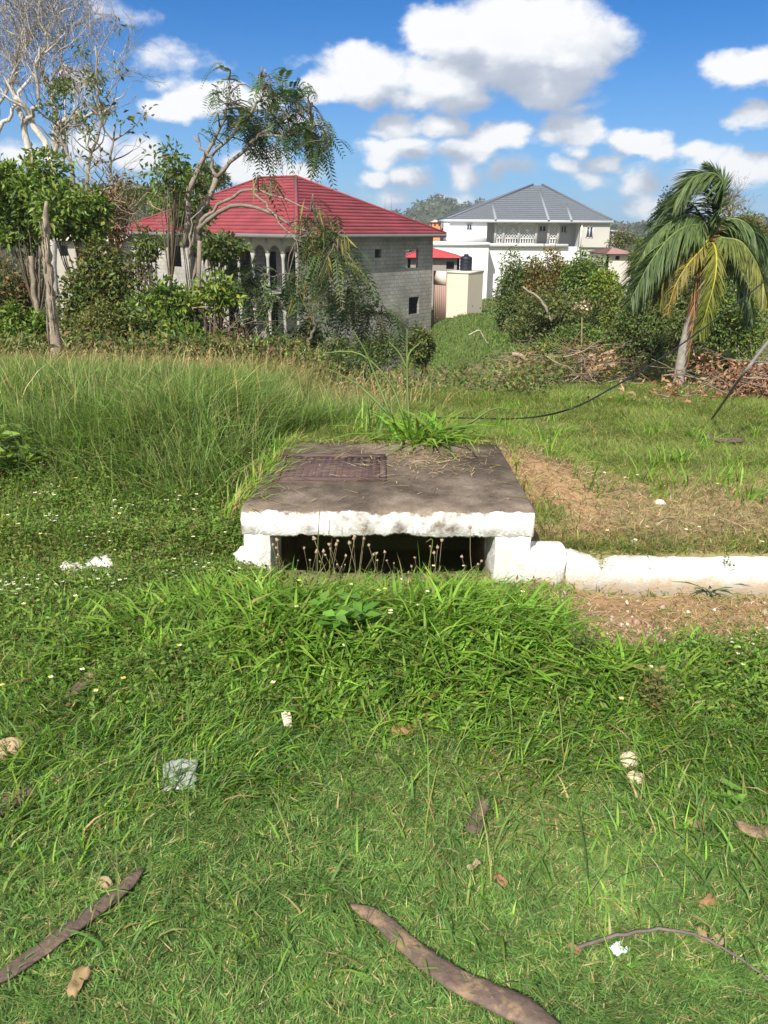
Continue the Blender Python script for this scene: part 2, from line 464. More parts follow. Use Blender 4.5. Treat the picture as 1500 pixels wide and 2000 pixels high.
# ------------------------------------------------------------------ ground
DIRT = []
def in_patch(x, y):
    """0..1 bare earth and 0..1 dry straw amount"""
    x = np.asarray(x, float); y = np.asarray(y, float)
    n = fbm(x * 2.2, y * 2.2, 21); n2 = fbm(x * .9, y * .9, 31)
    strip = sst(.55, .95, x + (n - .5) * .5) * sst(2.72, 2.98, y + (n - .5) * .45 - .10 * (x - .8)) * (1 - sst(3.48, 3.5, y))
    side = sst(.66, .72, x) * (1 - sst(.95, 1.6, x + (n - .5) * .8 + .15 * (y - 4.2))) * sst(3.6, 3.75, y) * (1 - sst(4.7, 5.3, y)) * .95
    patch = gauss(x, y, 1.6, 4.4, .95, .6) * 1.15 + gauss(x, y, 2.6, 4.2, 1.1, .5) * .9 + gauss(x, y, 2.2, 5.0, 1.1, .45) * .7
    dry = np.clip(patch + (n - .5) * 1.3 * (patch > .08), 0, 1) + .9 * gauss(x, y, 3.4, 4.5, 1.2, .6) * sst(.4, .6, n2)
    far = sst(.58, .7, n2) * (x > .9) * (y > 3.7) * (y < 12) * .45
    lawn = sst(.60, .72, n) * (y < 2.6) * .55
    slabm = (x > -.7) & (x < .73) & (y > 3.45) & (y < 4.78)
    bare = np.clip(np.maximum(strip, side * sst(.36, .52, n + .12)), 0, 1) * ~slabm
    return bare, np.clip(np.maximum(np.maximum(dry, far), lawn), 0, 1) * ~slabm
ys = np.concatenate([[-60, -25, -10, -4, -1.5, -.3], np.geomspace(.3, 3000, 560)])
xs = 1.4 * np.sinh(np.linspace(-1, 1, 440) * 7.6)
XX, YY = np.meshgrid(xs, ys)
ZZ = gz(XX, YY)
bare, dry = in_patch(XX, YY)
nz1 = fbm(XX * .6, YY * .6, 41); nz2 = fbm(XX * 9, YY * 9, 43, 2)
c_green = np.array([.16, .19, .065]); c_soil = np.array([.30, .188, .105]); c_straw = np.array([.33, .25, .13]); c_thatch = np.array([.27, .235, .115])
CC = c_thatch * (1 - nz1[..., None]) + c_green * nz1[..., None]
CC = CC * (1 - dry[..., None]) + (c_straw * (.6 + .4 * nz2[..., None])) * dry[..., None]
CC = CC * (1 - bare[..., None]) + (c_soil * (.75 + .5 * nz2[..., None])) * bare[..., None]
hilly = sst(90, 160, YY)[..., None]
CC = CC * (1 - hilly) + np.array([.06, .075, .032]) * (.7 + .6 * fbm(XX * .02, YY * .02, 51)[..., None]) * hilly
red = np.clip(gauss(XX, YY, -17, 32, 6.5, 6) * 1.5, 0, 1)[..., None] + .65 * (gauss(XX, YY, 5.2, 24, 2.2, 3) * sst(.45, .6, nz1))[..., None]
CC = CC * (1 - np.clip(red, 0, 1)) + np.array([.30, .12, .055]) * np.clip(red, 0, 1)
lawn2 = (sst(0, 1.5, XX) * (1 - sst(5.5, 7.5, XX)) * sst(22, 26, YY) * (1 - sst(52, 56, YY)))[..., None] * .8
CC = CC * (1 - lawn2) + np.array([.075, .13, .028]) * lawn2
nr_, nc_ = XX.shape
idx = np.arange(nr_ * nc_).reshape(nr_, nc_)
Q = np.stack([idx[:-1, :-1], idx[:-1, 1:], idx[1:, 1:], idx[1:, :-1]], -1).reshape(-1, 4)
mb = MB(); mb.add(np.stack([XX, YY, ZZ], -1), Q, None, CC.reshape(-1, 3))
M_GROUND = mat_var('soil', 3, .7, 1.25, .95, .1, .8, 45, 8)
tag(mb.build('ground', M_GROUND, smooth=True), kind='structure')

# ------------------------------------------------------------------ drain box
SX0, SX1, SY0, SY1, SZ0, SZ1 = -.665, .705, 3.5, 4.76, .245, .38
def mat_concrete(name, painted):
    m = bpy.data.materials.new(name); t = nt(m)
    tcx = N(t, 'TexCoord').outputs['Object']
    n1 = noise(t, 2.2, 6, tcx, .65); n2 = noise(t, 11, 5, tcx, .6); n3 = noise(t, 90, 3, tcx)
    grey = ramp(t, n1.outputs[0], [(.30, (.042, .031, .023)), (.46, (.10, .077, .058)), (.66, (.225, .18, .138))])
    grey = mixc(t, 1, grey, ramp(t, n2.outputs[0], [(.3, (.7, .68, .66)), (.7, (1.25, 1.25, 1.25))]), 'MULTIPLY')
    sp = ramp(t, n3.outputs[0], [(.3, (.82,) * 3), (.72, (1.18,) * 3)])
    grey = mixc(t, 1, grey, sp, 'MULTIPLY')
    if painted:
        sy = N(t, 'SeparateXYZ'); lk(t, tcx, sy.inputs[0])
        g = N(t, 'NewGeometry'); sn = N(t, 'SeparateXYZ'); lk(t, g.outputs['Normal'], sn.inputs[0])
        # paint on the faces turned to the road, flaking where it meets the top and in small chips
        e = ma(t, 'ADD', sy.outputs[1], ma(t, 'MULTIPLY_ADD', n2.outputs[0], .07, -.035))
        m1 = N(t, 'MapRange', interpolation_type='SMOOTHSTEP'); lk(t, e, m1.inputs[0]); m1.inputs[1].default_value = painted + .014; m1.inputs[2].default_value = painted
        chip = N(t, 'MapRange', interpolation_type='SMOOTHSTEP'); lk(t, ma(t, 'ADD', n2.outputs[0], ma(t, 'MULTIPLY', n3.outputs[0], .35)), chip.inputs[0])
        chip.inputs[1].default_value = .655; chip.inputs[2].default_value = .70
        low = N(t, 'MapRange', interpolation_type='SMOOTHSTEP'); lk(t, ma(t, 'ADD', sy.outputs[2], ma(t, 'MULTIPLY_ADD', n2.outputs[0], .22, -.11)), low.inputs[0]); low.inputs[1].default_value = .0; low.inputs[2].default_value = .10
        wcol = mixc(t, 1, (.80, .795, .77), ramp(t, n1.outputs[0], [(.34, (.70, .67, .60)), (.56, (1, 1, 1))]), 'MULTIPLY')
        wcol = mixc(t, low.outputs[0], (.42, .33, .24), wcol)
        wcol = mixc(t, ma(t, 'MULTIPLY', chip.outputs[0], .55), wcol, (.36, .33, .29))
        grey = mixc(t, m1.outputs[0], grey, wcol)
    bsdf(t, grey, .88, .2, ma(t, 'ADD', ma(t, 'MULTIPLY', n2.outputs[0], .5), ma(t, 'MULTIPLY', n3.outputs[0], .5)), .35)
    return m
rng = np.random.default_rng(5)
drain = thing('drain_inlet', 'concrete roadside drain box with grey top slab, white painted front and wide dark opening', 'drain', (0, 4.1, 0))
M_SLAB = mat_concrete('weathered_concrete', -.597); M_CONC = mat_concrete('bare_concrete', 0); M_WING = mat_concrete('painted_wall', -.30)
# slab: cross sections along x, with chipped lower edge over the opening
st = np.linspace(SX0, SX1, 150)
jag = .242 + .012 * fbm(st * 14, st * 0, 61) + .028 * np.clip(fbm(st * 9, st * 0 + 3, 63) - .52, 0, 1) * 4 * ((st > -.5) & (st < .5)) + rng.normal(0, .002, len(st))
wav = .008 * (fbm(st * 5, st * 0, 65) - .5)
prof = []
for i, x in enumerate(st):
    ex = .010 * (1 if i in (0, len(st) - 1) else 0)
    rt = .012 * fbm(np.array([x * 22]), np.array([0.]), 67)[0]
    prof.append([(x, SY0 + .012 + wav[i], jag[i]), (x, SY0 + wav[i] + ex, jag[i] + .012), (x, SY0 + wav[i] * .5 + ex, SZ1 - .03 - rt), (x, SY0 + .004 + rt + ex, SZ1 - .008 - rt * .4),
                 (x, SY0 + .03 + ex, SZ1 - .001)] + [(x, SY0 + .03 + (SY1 - SY0 - .06) * k / 10, SZ1 + .004 * (vn(x * 3, k * .7, 69) - .5)) for k in range(1, 11)] +
                [(x, SY1, SZ1 - .02), (x, SY1, SZ0), (x, SY0 + .12, SZ0 + .002), (x, SY0 + .07, jag[i] + .01)])
prof = np.array(prof); k, n = prof.shape[:2]
tp_ = np.clip((prof[..., 1] - SY0) / (SY1 - SY0), 0, 1)
prof[..., 0] = np.where(prof[..., 0] < 0, prof[..., 0] * (1 - .135 * tp_), prof[..., 0] * (1 - .035 * tp_))
prof[..., 0] += .012 * (fbm(prof[..., 1] * 6, prof[..., 0] * 0 + 2, 68) - .5) * (np.abs(prof[..., 0]) > .5)
idx = np.arange(k * n).reshape(k, n)
Q = np.stack([idx[:-1], idx[1:], np.roll(idx[1:], -1, 1), np.roll(idx[:-1], -1, 1)], -1).reshape(-1, 4)
mb = MB(); V = prof.reshape(-1, 3)
cV = np.vstack([V, prof[0].mean(0), prof[-1].mean(0)])
T = [(idx[0][j], idx[0][(j + 1) % n], k * n) for j in range(n)] + [(idx[-1][(j + 1) % n], idx[-1][j], k * n + 1) for j in range(n)]
mb.add(cV, Q, T)
slab = mb.build('top_slab', M_SLAB, drain)
def rough_block(mb, a, b, amp=.012, seed=0, res=.04):
    """a block whose faces are gridded and roughened"""
    a = np.array(a, float); b = np.array(b, float)
    for ax in range(3):
        o1, o2 = [i for i in range(3) if i != ax]
        n1 = max(2, int((b[o1] - a[o1]) / res) + 1); n2 = max(2, int((b[o2] - a[o2]) / res) + 1)
        for sgn in (0, 1):
            U, Wg = np.meshgrid(np.linspace(a[o1], b[o1], n1), np.linspace(a[o2], b[o2], n2), indexing='ij')
            p = np.zeros((n1, n2, 3)); p[..., o1] = U; p[..., o2] = Wg; p[..., ax] = b[ax] if sgn else a[ax]
            q = p.copy()
            for d in range(3):
                q[..., d] += amp * (fbm(p[..., 0] * 9 + p[..., 2] * 7, p[..., 1] * 9 - p[..., 2] * 11, seed + d * 3, 3) - .5) * 2
            c = (a + b) / 2; h = (b - a) / 2
            rel = (p - c) / h
            q = q - (np.sum(np.abs(rel) > .999, -1, keepdims=True) >= 2) * np.sign(rel) * (np.abs(rel) > .999) * amp * .9   # worn arrises
            ix = np.arange(n1 * n2).reshape(n1, n2)
            Qd = np.stack([ix[:-1, :-1], ix[1:, :-1], ix[1:, 1:], ix[:-1, 1:]], -1).reshape(-1, 4)
            flip = (sgn == 1) == (ax == 1)
            mb.add(q, Qd[:, ::-1] if flip else Qd)
for (x0, x1, sd_) in ((-.66, -.525, 71), (.515, .70, 81)):
    mb = MB(); rough_block(mb, (x0, 3.496, -.1), (x1, 4.6, .262), .008, sd_)
    mb.build('side_wall', M_WING, drain)
mb = MB(); box(mb, (-.525, 4.6, -.3), (.515, 4.72, .244)); mb.build('back_wall', M_CONC, drain)
mb = MB(); rough_block(mb, (.60, 3.494, -.08), (.87, 3.66, .19), .012, 91, .03)
mb.build('wing_wall', M_WING, drain)
mb = MB(); rough_block(mb, (-.72, 3.515, -.08), (-.60, 3.66, .17), .018, 95, .03)
mb.build('wing_wall', M_WING, drain)
# manhole cover
M_RUST = mat_var('rusty_iron', 9, .7, 1.3, .75, .3, .5, 110)
mb = MB(); cx0, cx1, cy0, cy1 = -.575, .008, 3.955, 4.43
rust = (.10, .062, .056)
for a, b in (((cx0, cy0), (cx1, cy0 + .028)), ((cx0, cy1 - .028), (cx1, cy1)), ((cx0, cy0 + .028), (cx0 + .028, cy1 - .028)), ((cx1 - .028, cy0 + .028), (cx1, cy1 - .028))):
    box(mb, (*a, SZ1 - .01), (*b, SZ1 + .016), rust)
cover = mb.build('cover_frame', M_RUST, drain)
mb = MB(); box(mb, (cx0 + .034, cy0 + .034, SZ1 - .01), (cx1 - .034, cy1 - .034, SZ1 + .008), rust)
for i in range(14):
    for j in range(11):
        x = cx0 + .06 + i * .0355; y = cy0 + .06 + j * .0355
        if (i in (3, 10)) and (4 <= j <= 6): continue
        box(mb, (x - .010, y - .010, SZ1 + .006), (x + .010, y + .010, SZ1 + .0088), rust)
mb.build('cover_plate', M_RUST, cover)

# kerbs
def kerb(name, x0, x1, label, seed, broken, top=.122):
    n = int((x1 - x0) / .03); sx = np.linspace(x0, x1, n)
    pr = []
    for i, x in enumerate(sx):
        t = top + .007 * (fbm(np.array([x * 3.]), np.array([0.]), seed)[0] - .5) * 2 - broken * .14 * max(0, fbm(np.array([x * 2.6]), np.array([4.]), seed + 5)[0] - .42) * 3
        t += .03 * math.exp(-((x - .86) / .10) ** 2) - .025 * math.exp(-((x - 1.05) / .05) ** 2)
        w = .006 * (fbm(np.array([x * 4.]), np.array([9.]), seed + 9)[0] - .5) * 2
        y = KY + .0 - .02 * sst(1, 3, x) + w
        pr.append([(x, y - .004, -.12), (x, y - .002, .03), (x, y, t - .05), (x, y + .003 + .006 * vn(x * 20, 0, seed), t - .012), (x, y + .016 + .008 * vn(x * 30, 5, seed), t), (x, y + .11, t + .004), (x, y + .145, t - .012), (x, y + .16, -.12)])
    pr = np.array(pr); pr[:, 1:7] += rng.normal(0, .0018, pr[:, 1:7].shape); pr[:, 2:5, 2] -= .012 * np.clip(fbm(sx * 11, sx * 0, seed + 20) - .55, 0, 1)[:, None] * 6
    k, n = pr.shape[:2]; idx = np.arange(k * n).reshape(k, n)
    Q = np.stack([idx[:-1], idx[1:], np.roll(idx[1:], -1, 1), np.roll(idx[:-1], -1, 1)], -1).reshape(-1, 4)
    mb = MB(); mb.add(pr, Q, [(idx[0][j], idx[0][j + 1], idx[0][0]) for j in range(1, n - 1)] + [(idx[-1][j + 1], idx[-1][j], idx[-1][0]) for j in range(1, n - 1)])
    o = mb.build(name, M_KERB, origin=(x0, KY, 0))
    return tag(o, label, 'kerb')
M_KERB = mat_concrete('painted_kerb', .115)
kerb('kerb', .875, 9.0, 'long whitewashed concrete kerb running right from the drain box beside bare earth', 101, 0)
kerb('kerb', -6.5, -.78, 'broken whitewashed kerb almost buried in weeds left of the drain box', 111, 1.15, .128)
# ------------------------------------------------------------------ buildings
def block_mat(name, a, b, mortar, bw=.42, bh=.21):
    m = bpy.data.materials.new(name); t = nt(m)
    tcx = N(t, 'TexCoord').outputs['Object']
    s = N(t, 'SeparateXYZ'); lk(t, tcx, s.inputs[0])
    c = N(t, 'CombineXYZ'); lk(t, ma(t, 'ADD', s.outputs[0], s.outputs[1]), c.inputs[0]); lk(t, s.outputs[2], c.inputs[1])
    br = N(t, 'TexBrick'); lk(t, c.outputs[0], br.inputs['Vector'])
    br.inputs['Scale'].default_value = 1; br.inputs['Brick Width'].default_value = bw; br.inputs['Row Height'].default_value = bh
    br.inputs['Mortar Size'].default_value = .016; br.inputs['Mortar Smooth'].default_value = .3
    br.inputs['Color1'].default_value = (*a, 1); br.inputs['Color2'].default_value = (*b, 1); br.inputs['Mortar'].default_value = (*mortar, 1)
    n1 = noise(t, .55, 5, tcx, .6); n2 = noise(t, 5, 5, tcx)
    col = mixc(t, 1, br.outputs[0], ramp(t, n1.outputs[0], [(.3, (.66, .65, .63)), (.68, (1.25, 1.22, 1.15))]), 'MULTIPLY')
    col = mixc(t, 1, col, ramp(t, n2.outputs[0], [(.3, (.85,) * 3), (.7, (1.12,) * 3)]), 'MULTIPLY')
    bsdf(t, col, .95, .1, ma(t, 'MULTIPLY_ADD', br.outputs['Fac'], -.6, n2.outputs[0]), .5)
    return m
def wall(mb, L, z0, z1, th, ops, col=(1, 1, 1)):
    """wall in its own frame: x along, y inwards 0..th, z up; ops = openings (s0, s1, za, zb)"""
    xs_ = sorted({0, L, *[v for o in ops for v in (max(0, o[0]), min(L, o[1]))]}); zs_ = sorted({z0, z1, *[v for o in ops for v in (max(z0, o[2]), min(z1, o[3]))]})
    op = lambda i, j: (i < 0 or j < 0 or i >= len(xs_) - 1 or j >= len(zs_) - 1) or any(o[0] <= (xs_[i] + xs_[i + 1]) / 2 <= o[1] and o[2] <= (zs_[j] + zs_[j + 1]) / 2 <= o[3] for o in ops)
    q = lambda *v: mb.add(v, [(0, 1, 2, 3)], None, col)
    for i in range(len(xs_) - 1):
        for j in range(len(zs_) - 1):
            if op(i, j): continue
            a, b, c, d = xs_[i], xs_[i + 1], zs_[j], zs_[j + 1]
            q((a, 0, c), (b, 0, c), (b, 0, d), (a, 0, d)); q((b, th, c), (a, th, c), (a, th, d), (b, th, d))
            if op(i - 1, j): q((a, th, c), (a, 0, c), (a, 0, d), (a, th, d))
            if op(i + 1, j): q((b, 0, c), (b, th, c), (b, th, d), (b, 0, d))
            if op(i, j - 1): q((a, th, c), (b, th, c), (b, 0, c), (a, 0, c))
            if op(i, j + 1): q((a, 0, d), (b, 0, d), (b, th, d), (a, th, d))
def arch(mb, s0, s1, zs, zt, th, y0=0, col=(1, 1, 1), k=10, rise=None):
    """the piece between an arched head and a flat top"""
    c = (s0 + s1) / 2; r = (s1 - s0) / 2; rise = r if rise is None else rise
    a = np.linspace(np.pi, 0, k + 1); X = c + r * np.cos(a); Z = zs + rise * np.sin(a)
    V = []
    for x, z in zip(X, Z): V += [(x, y0, z), (x, y0, zt), (x, y0 + th, z), (x, y0 + th, zt)]
    Qd = []
    for i in range(k):
        b = 4 * i
        Qd += [(b, b + 4, b + 5, b + 1), (b + 6, b + 2, b + 3, b + 7), (b + 2, b + 6, b + 4, b)]
    mb.add(V, Qd, None, col)
def tiled(mb, a, b, c, d, n, col, lift=.05):
    """stepped tile courses on the slope a-b (eave) to d-c (ridge)"""
    a, b, c, d = [np.array(tuple(v), float) for v in (a, b, c, d)]
    nn = unit(np.cross(b - a, (d + c) / 2 - a))
    if nn[2] < 0: nn = -nn
    for i in range(n):
        t0, t1 = i / n, (i + 1) / n
        p0, p1 = a + (d - a) * t0, b + (c - b) * t0
        q0, q1 = a + (d - a) * t1, b + (c - b) * t1
        V = [p0, p1, p1 + nn * lift, p0 + nn * lift, q1, q0]
        mb.add(V, [(0, 1, 2, 3), (3, 2, 4, 5)], None, col)
def frame_of(px0, Y, az):
    o = P(px0, 500, Y)
    return np.array([o.x, o.y, 0]), az
def on_wall(o, az, px, py):
    """where a photo pixel meets the vertical plane through o running along az: (along, height)"""
    u = np.array([math.sin(az), math.cos(az)]); d = ray(px, py)
    A = np.array([[d.x, -u[0]], [d.y, -u[1]]]); k, s = np.linalg.solve(A, o[:2])
    return s, EYE + k * d.z

M_BLOCK = block_mat('concrete_block', (.30, .295, .28), (.255, .25, .24), (.17, .168, .16))
M_REND = mat_var('grey_render', 1.5, .85, 1.1, .9, .15, .2, 25)
M_WHITE = mat_var('white_wall_paint', .8, .93, 1.04, .8, .25, .1, 12)
M_RED = mat_var('red_metal_tile', .9, .62, 1.28, .6, .4, .1, 30)
M_GREYT = mat_var('grey_metal_tile', 2.5, .85, 1.12, .5, .4, .1, 30)
M_DARK = mat_var('dark_room', 3, .8, 1.2, .95, .05, .1, 10)

AZR, AZL = R(39.1), R(-50.9)
HC = P(580, 460, 42); HC = np.array([HC.x, HC.y, 0])
LR, LL, ZE, ZB = 11.3, 14.2, 1.10, -7.4
u = np.array([math.sin(AZR), math.cos(AZR), 0]); v = np.array([math.sin(AZL), math.cos(AZL), 0])
ROT_R = math.pi / 2 - AZR             # local +x along u
ROT_L = math.pi / 2 - AZL - math.pi   # local +x runs towards the near corner, so inward is local +y
house = thing('block_house', 'unfinished grey concrete block house with a red tiled hip roof', 'house', tuple(HC + [0, 0, ZB]))
def rop(px0, py0, px1, py1, pxz=None):
    s0, za = on_wall(HC, AZR, px0, py1); s1, zb = on_wall(HC, AZR, px1, py0)
    return (s0, s1, za, zb)
winR = [rop(732, 487, 745, 504), rop(792, 487, 817, 524), rop(734, 585, 742, 602), rop(798, 579, 819, 615), rop(645, 492, 678, 527), rop(640, 575, 668, 612)]
SF = [(-1.95, -1.75), (-4.65, -4.45)]
mb = MB(); wall(mb, LR, ZB, ZE, .16, winR)
mb.build('side_wall', M_BLOCK, house, local=(HC, ROT_R))
# left wall: its own frame starts at the far left end
HL = HC + v * LL
def lop(px0, py0, px1, py1):
    s0, za = on_wall(HC, AZL, px0, py1); s1, zb = on_wall(HC, AZL, px1, py0)
    return (LL - s0, LL - s1, za, zb)
V0 = LL - on_wall(HC, AZL, 436, 500)[0]     # start of the verandah
wl = [lop(405, 480, 425, 520), lop(330, 480, 352, 520), lop(285, 480, 302, 512), lop(352, 570, 366, 592), lop(300, 568, 318, 596), lop(404, 572, 418, 612)]
mb = MB(); wall(mb, V0, ZB, ZE, .16, wl)
M_BLOCKW = block_mat('plastered_block', (.38, .37, .35), (.34, .33, .31), (.29, .285, .27))
mb.build('front_wall', M_BLOCKW, house, local=(HL, ROT_L))
mb = MB()
for zs_, zt in ((.25, ZE), (-2.55, -1.72), (-5.2, -4.42)):
    n = 5; w = (LL - V0) / n
    for i in range(n): arch(mb, V0 + i * w + .09, V0 + (i + 1) * w - .09, zs_, zt, .2, 0, (.4, .385, .36), k=8, rise=.42)
    for i in range(n + 1):
        x = V0 + i * w; box(mb, (max(V0, x - .09), 0, zs_), (min(LL, x + .09), .2, zt), (.4, .385, .36))
for (za, zb) in SF: box(mb, (V0, -.03, za - .05), (LL + .02, 1.9, zb + .02), (.3, .29, .27))
mb.build('verandah_arches', M_REND, house, local=(HL, ROT_L))
for zlo, zhi in ((-1.72, .25), (-4.42, -2.55), (ZB, -5.2)):
    for i in range(6):
        x = min(V0 + i * w, LL - .1); mb = MB()
        ang = np.linspace(0, 1, 9)
        tube(mb, [(x, .1, zlo + (zhi - zlo) * a) for a in ang], [.13, .09, .08, .08, .08, .08, .08, .085, .13], 10, (.36, .35, .32))
        mb.build('verandah_column', M_REND, house, smooth=True, local=(HL, ROT_L))
mb = MB(); wall(mb, LL - V0 - .3, ZB, ZE, .15, [(1.2, 2.1, -1.75, .3), (2.8, 3.7, -1.75, .3), (1.2, 2.1, -4.45, -2.4)], (.5, .5, .48))
mb.build('verandah_back_wall', M_BLOCK, house, local=(HL + u * 1.9 - v * V0, ROT_L))
# back walls, floors
sA, zA = on_wall(HC, AZR, 805, 492)
mb = MB(); bwin = []
far = HC + v * 4.2
d1_ = on_wall(far, AZR, 793, 489); d2_ = on_wall(far, AZR, 812, 516)
wall(mb, LL, ZB, ZE, .16, [(LL - 2.4, LL - .3, -1.1, .5)]); mb.build('back_wall', M_BLOCK, house, local=(HC + u * LR + v * LL, math.pi / 2 - AZL - math.pi))
mb = MB(); wall(mb, LR, ZB, ZE, .16, []); mb.build('side_wall', M_BLOCK, house, local=(HC + v * (LL - .16), ROT_R))
for (za, zb) in SF:
    mb = MB()
    a = HC + u * .2 + v * .2; b_ = HC + u * (LR - .2) + v * .2; c_ = HC + u * (LR - .2) + v * (LL - .2); d_ = HC + u * .2 + v * (LL - .2)
    V = [(*p[:2], za) for p in (a, b_, c_, d_)] + [(*p[:2], zb) for p in (a, b_, c_, d_)]
    mb.add(V, [(0, 3, 2, 1), (4, 5, 6, 7)], None, (.3, .29, .27))
    mb.build('floor_slab', M_REND, house)
# roof
OV = .62
e = lambda s, t, z: HC + u * s + v * t + np.array([0, 0, z])
ZR_, ZEV = 4.25, 1.22
A, B_, C_, D_ = e(-OV, -OV, ZEV), e(LR + OV, -OV, ZEV), e(LR + OV, LL + OV, ZEV), e(-OV, LL + OV, ZEV)
R1, R2 = e(LR / 2, LR / 2, ZR_), e(LR / 2, LL - LR / 2, ZR_)
mb = MB(); rc = (.235, .042, .050)
tiled(mb, A, B_, R1, R1, 17, rc, .06); tiled(mb, D_, A, R1, R2, 17, rc, .06); tiled(mb, B_, C_, R2, R1, 17, rc, .06); tiled(mb, C_, D_, R2, R2, 17, rc, .06)
roof = mb.build('roof', M_RED, house)
mb = MB()
for p, q in ((A, R1), (B_, R1), (R1, R2), (D_, R2), (C_, R2)):
    tube(mb, [p + [0, 0, .05], (p + q) / 2 + [0, 0, .055], q + [0, 0, .06]], .10, 6, (.25, .048, .055), flat=(.6, (0, 0, 1)))
mb.build('ridge_cap', M_RED, roof)
mb = MB()
mb.add([(*p[:2], ZEV - .02) for p in (A, B_, C_, D_)], [(3, 2, 1, 0)], None, (.25, .24, .23))
for p, q, rz in ((A, B_, 0), (D_, A, 0), (B_, C_, 0), (C_, D_, 0)):
    n_ = unit(np.cross(q - p, [0, 0, 1])) * .03
    V = [p + n_ + [0, 0, .0], q + n_ + [0, 0, .0], q + n_ - [0, 0, .20], p + n_ - [0, 0, .20], p - n_ + [0, 0, .0], q - n_ + [0, 0, .0], q - n_ - [0, 0, .20], p - n_ - [0, 0, .20]]
    mb.add(V, [(0, 3, 2, 1), (4, 5, 6, 7), (0, 1, 5, 4), (3, 7, 6, 2)], None, (.17, .165, .16))
mb.build('fascia', M_REND, house)

# ---- grey-roofed house behind
YG = 86.0
def gp(px, py, Y=YG): return P(px, py, Y)
def gx(px, Y=YG): return P(px, 450, Y).x
def gzz(py, px=1030, Y=YG): return P(px, py, Y).z
gh = thing('grey_roof_house', 'large two storey house with blue-grey hip roof and arched verandah behind the green trees', 'house', (gx(1030), YG, -8.6))
GW = (.50, .49, .47)
zE = gzz(431); zF1 = gzz(476, 1030, 87); zBt = -8.8
def gwall(name, px0, px1, Yp, z0, z1, ops, col, mat=M_WHITE, th=.25):
    x0, x1 = gx(px0, Yp), gx(px1, Yp)
    o_ = [(gx(a, Yp) - x0, gx(b, Yp) - x0, gzz(d, (a + b) / 2, Yp), gzz(c, (a + b) / 2, Yp)) for a, c, b, d in ops]
    mb = MB(); wall(mb, x1 - x0, z0, z1, th, o_, col)
    return mb.build(name, mat, gh, local=((x0, Yp, 0), 0)), o_, x0
WH = (.80, .80, .80)
gwall('wing_wall', 878, 951, 86.25, gzz(474, 910, 86.25), zE + .1, [(912, 436, 921, 449)], WH)
gwall('wing_wall', 846, 956, 84.6, zBt, gzz(479, 900, 85), [], WH)
mb = MB(); box(mb, (gx(844, 85), 84.4, gzz(480, 900, 85)), (gx(957, 85), 91, gzz(473, 900, 85)), (.62, .64, .68)); mb.build('parapet', M_WHITE, gh)
mb = MB(); box(mb, (gx(885, 87), 86.2, gzz(474, 910, 87)), (gx(949, 87), 86.24, gzz(464, 910, 87)), (.42, .41, .40)); mb.build('bare_render_patch', M_REND, gh)
gwall('main_wall', 951, 1190, 88.6, zBt, zE + .1, [(1053, 441, 1066, 452), (1096, 441, 1106, 454), (975, 447, 984, 470), (998, 447, 1008, 470), (1028, 447, 1038, 470)], GW)
_, wo_, wx = gwall('side_block_wall', 1133, 1191, 86.25, gzz(483, 1160, 86.25), zE + .1, [(1146, 443, 1158, 464)], (.46, .44, .40))
mb = MB(); wall(mb, 3.0, zBt, zE + .1, .2, [], (.60, .60, .58)); mb.build('side_block_wall', M_WHITE, gh, local=((gx(1133, 86.25), 89.3, 0), -math.pi / 2))
mb = MB(); wall(mb, gx(1188, 87) - gx(1137, 87), zBt, gzz(483.5, 1160, 87), .2, [], (.40, .42, .38)); mb.build('lower_wall', M_WHITE, gh, local=((gx(1137, 87), 86.5, 0), 0))
mb = MB(); wall(mb, gx(1128, 89) - gx(951, 89), zBt, zF1 - .25, .2, [(3, 4.2, -6, -4)], (.66, .66, .66)); mb.build('lower_wall', M_WHITE, gh, local=((gx(951, 89), 87.2, 0), 0))
# verandah with arches on the first floor
YV = 86.9
mb = MB(); zsp, ztp = gzz(449, 1010, YV), zE + .1
cols_ = [968, 984, 1014, 1048, 1072, 1091]
for a, b in ((968, 984), (984, 1014), (1014, 1048), (1072, 1091)):
    arch(mb, gx(a, YV) + .12, gx(b, YV) - .12, zsp, ztp, .22, 0, GW, 12, gzz(439.5, 1010, YV) - zsp)
for c in cols_: box(mb, (gx(c, YV) - .12, 0, zF1), (gx(c, YV) + .12, .22, ztp), GW)
box(mb, (gx(951, YV), -.1, zF1 - .30), (gx(1112, YV), 1.8, zF1), (.55, .55, .53))
mb.build('verandah_arches', M_WHITE, gh, local=((0, YV, 0), 0))
def lattice(a, b, z0, z1, Y):
    mb = MB(); w_ = b - a; st_ = .30
    for sgn in (1, -1):
        for k in np.arange(-(z1 - z0), w_, st_):
            pts = [(k, z0), (k + (z1 - z0), z1)]
            t0, t1 = max(0, -k / (z1 - z0)), min(1, (w_ - k) / (z1 - z0))
            if t1 <= t0: continue
            q = [(a + (k + (z1 - z0) * t if sgn == 1 else w_ - k - (z1 - z0) * t), Y, z0 + (z1 - z0) * t) for t in (t0, t1)]
            tube(mb, q, .022, 4, (.85, .85, .85), caps=False)
    return mb
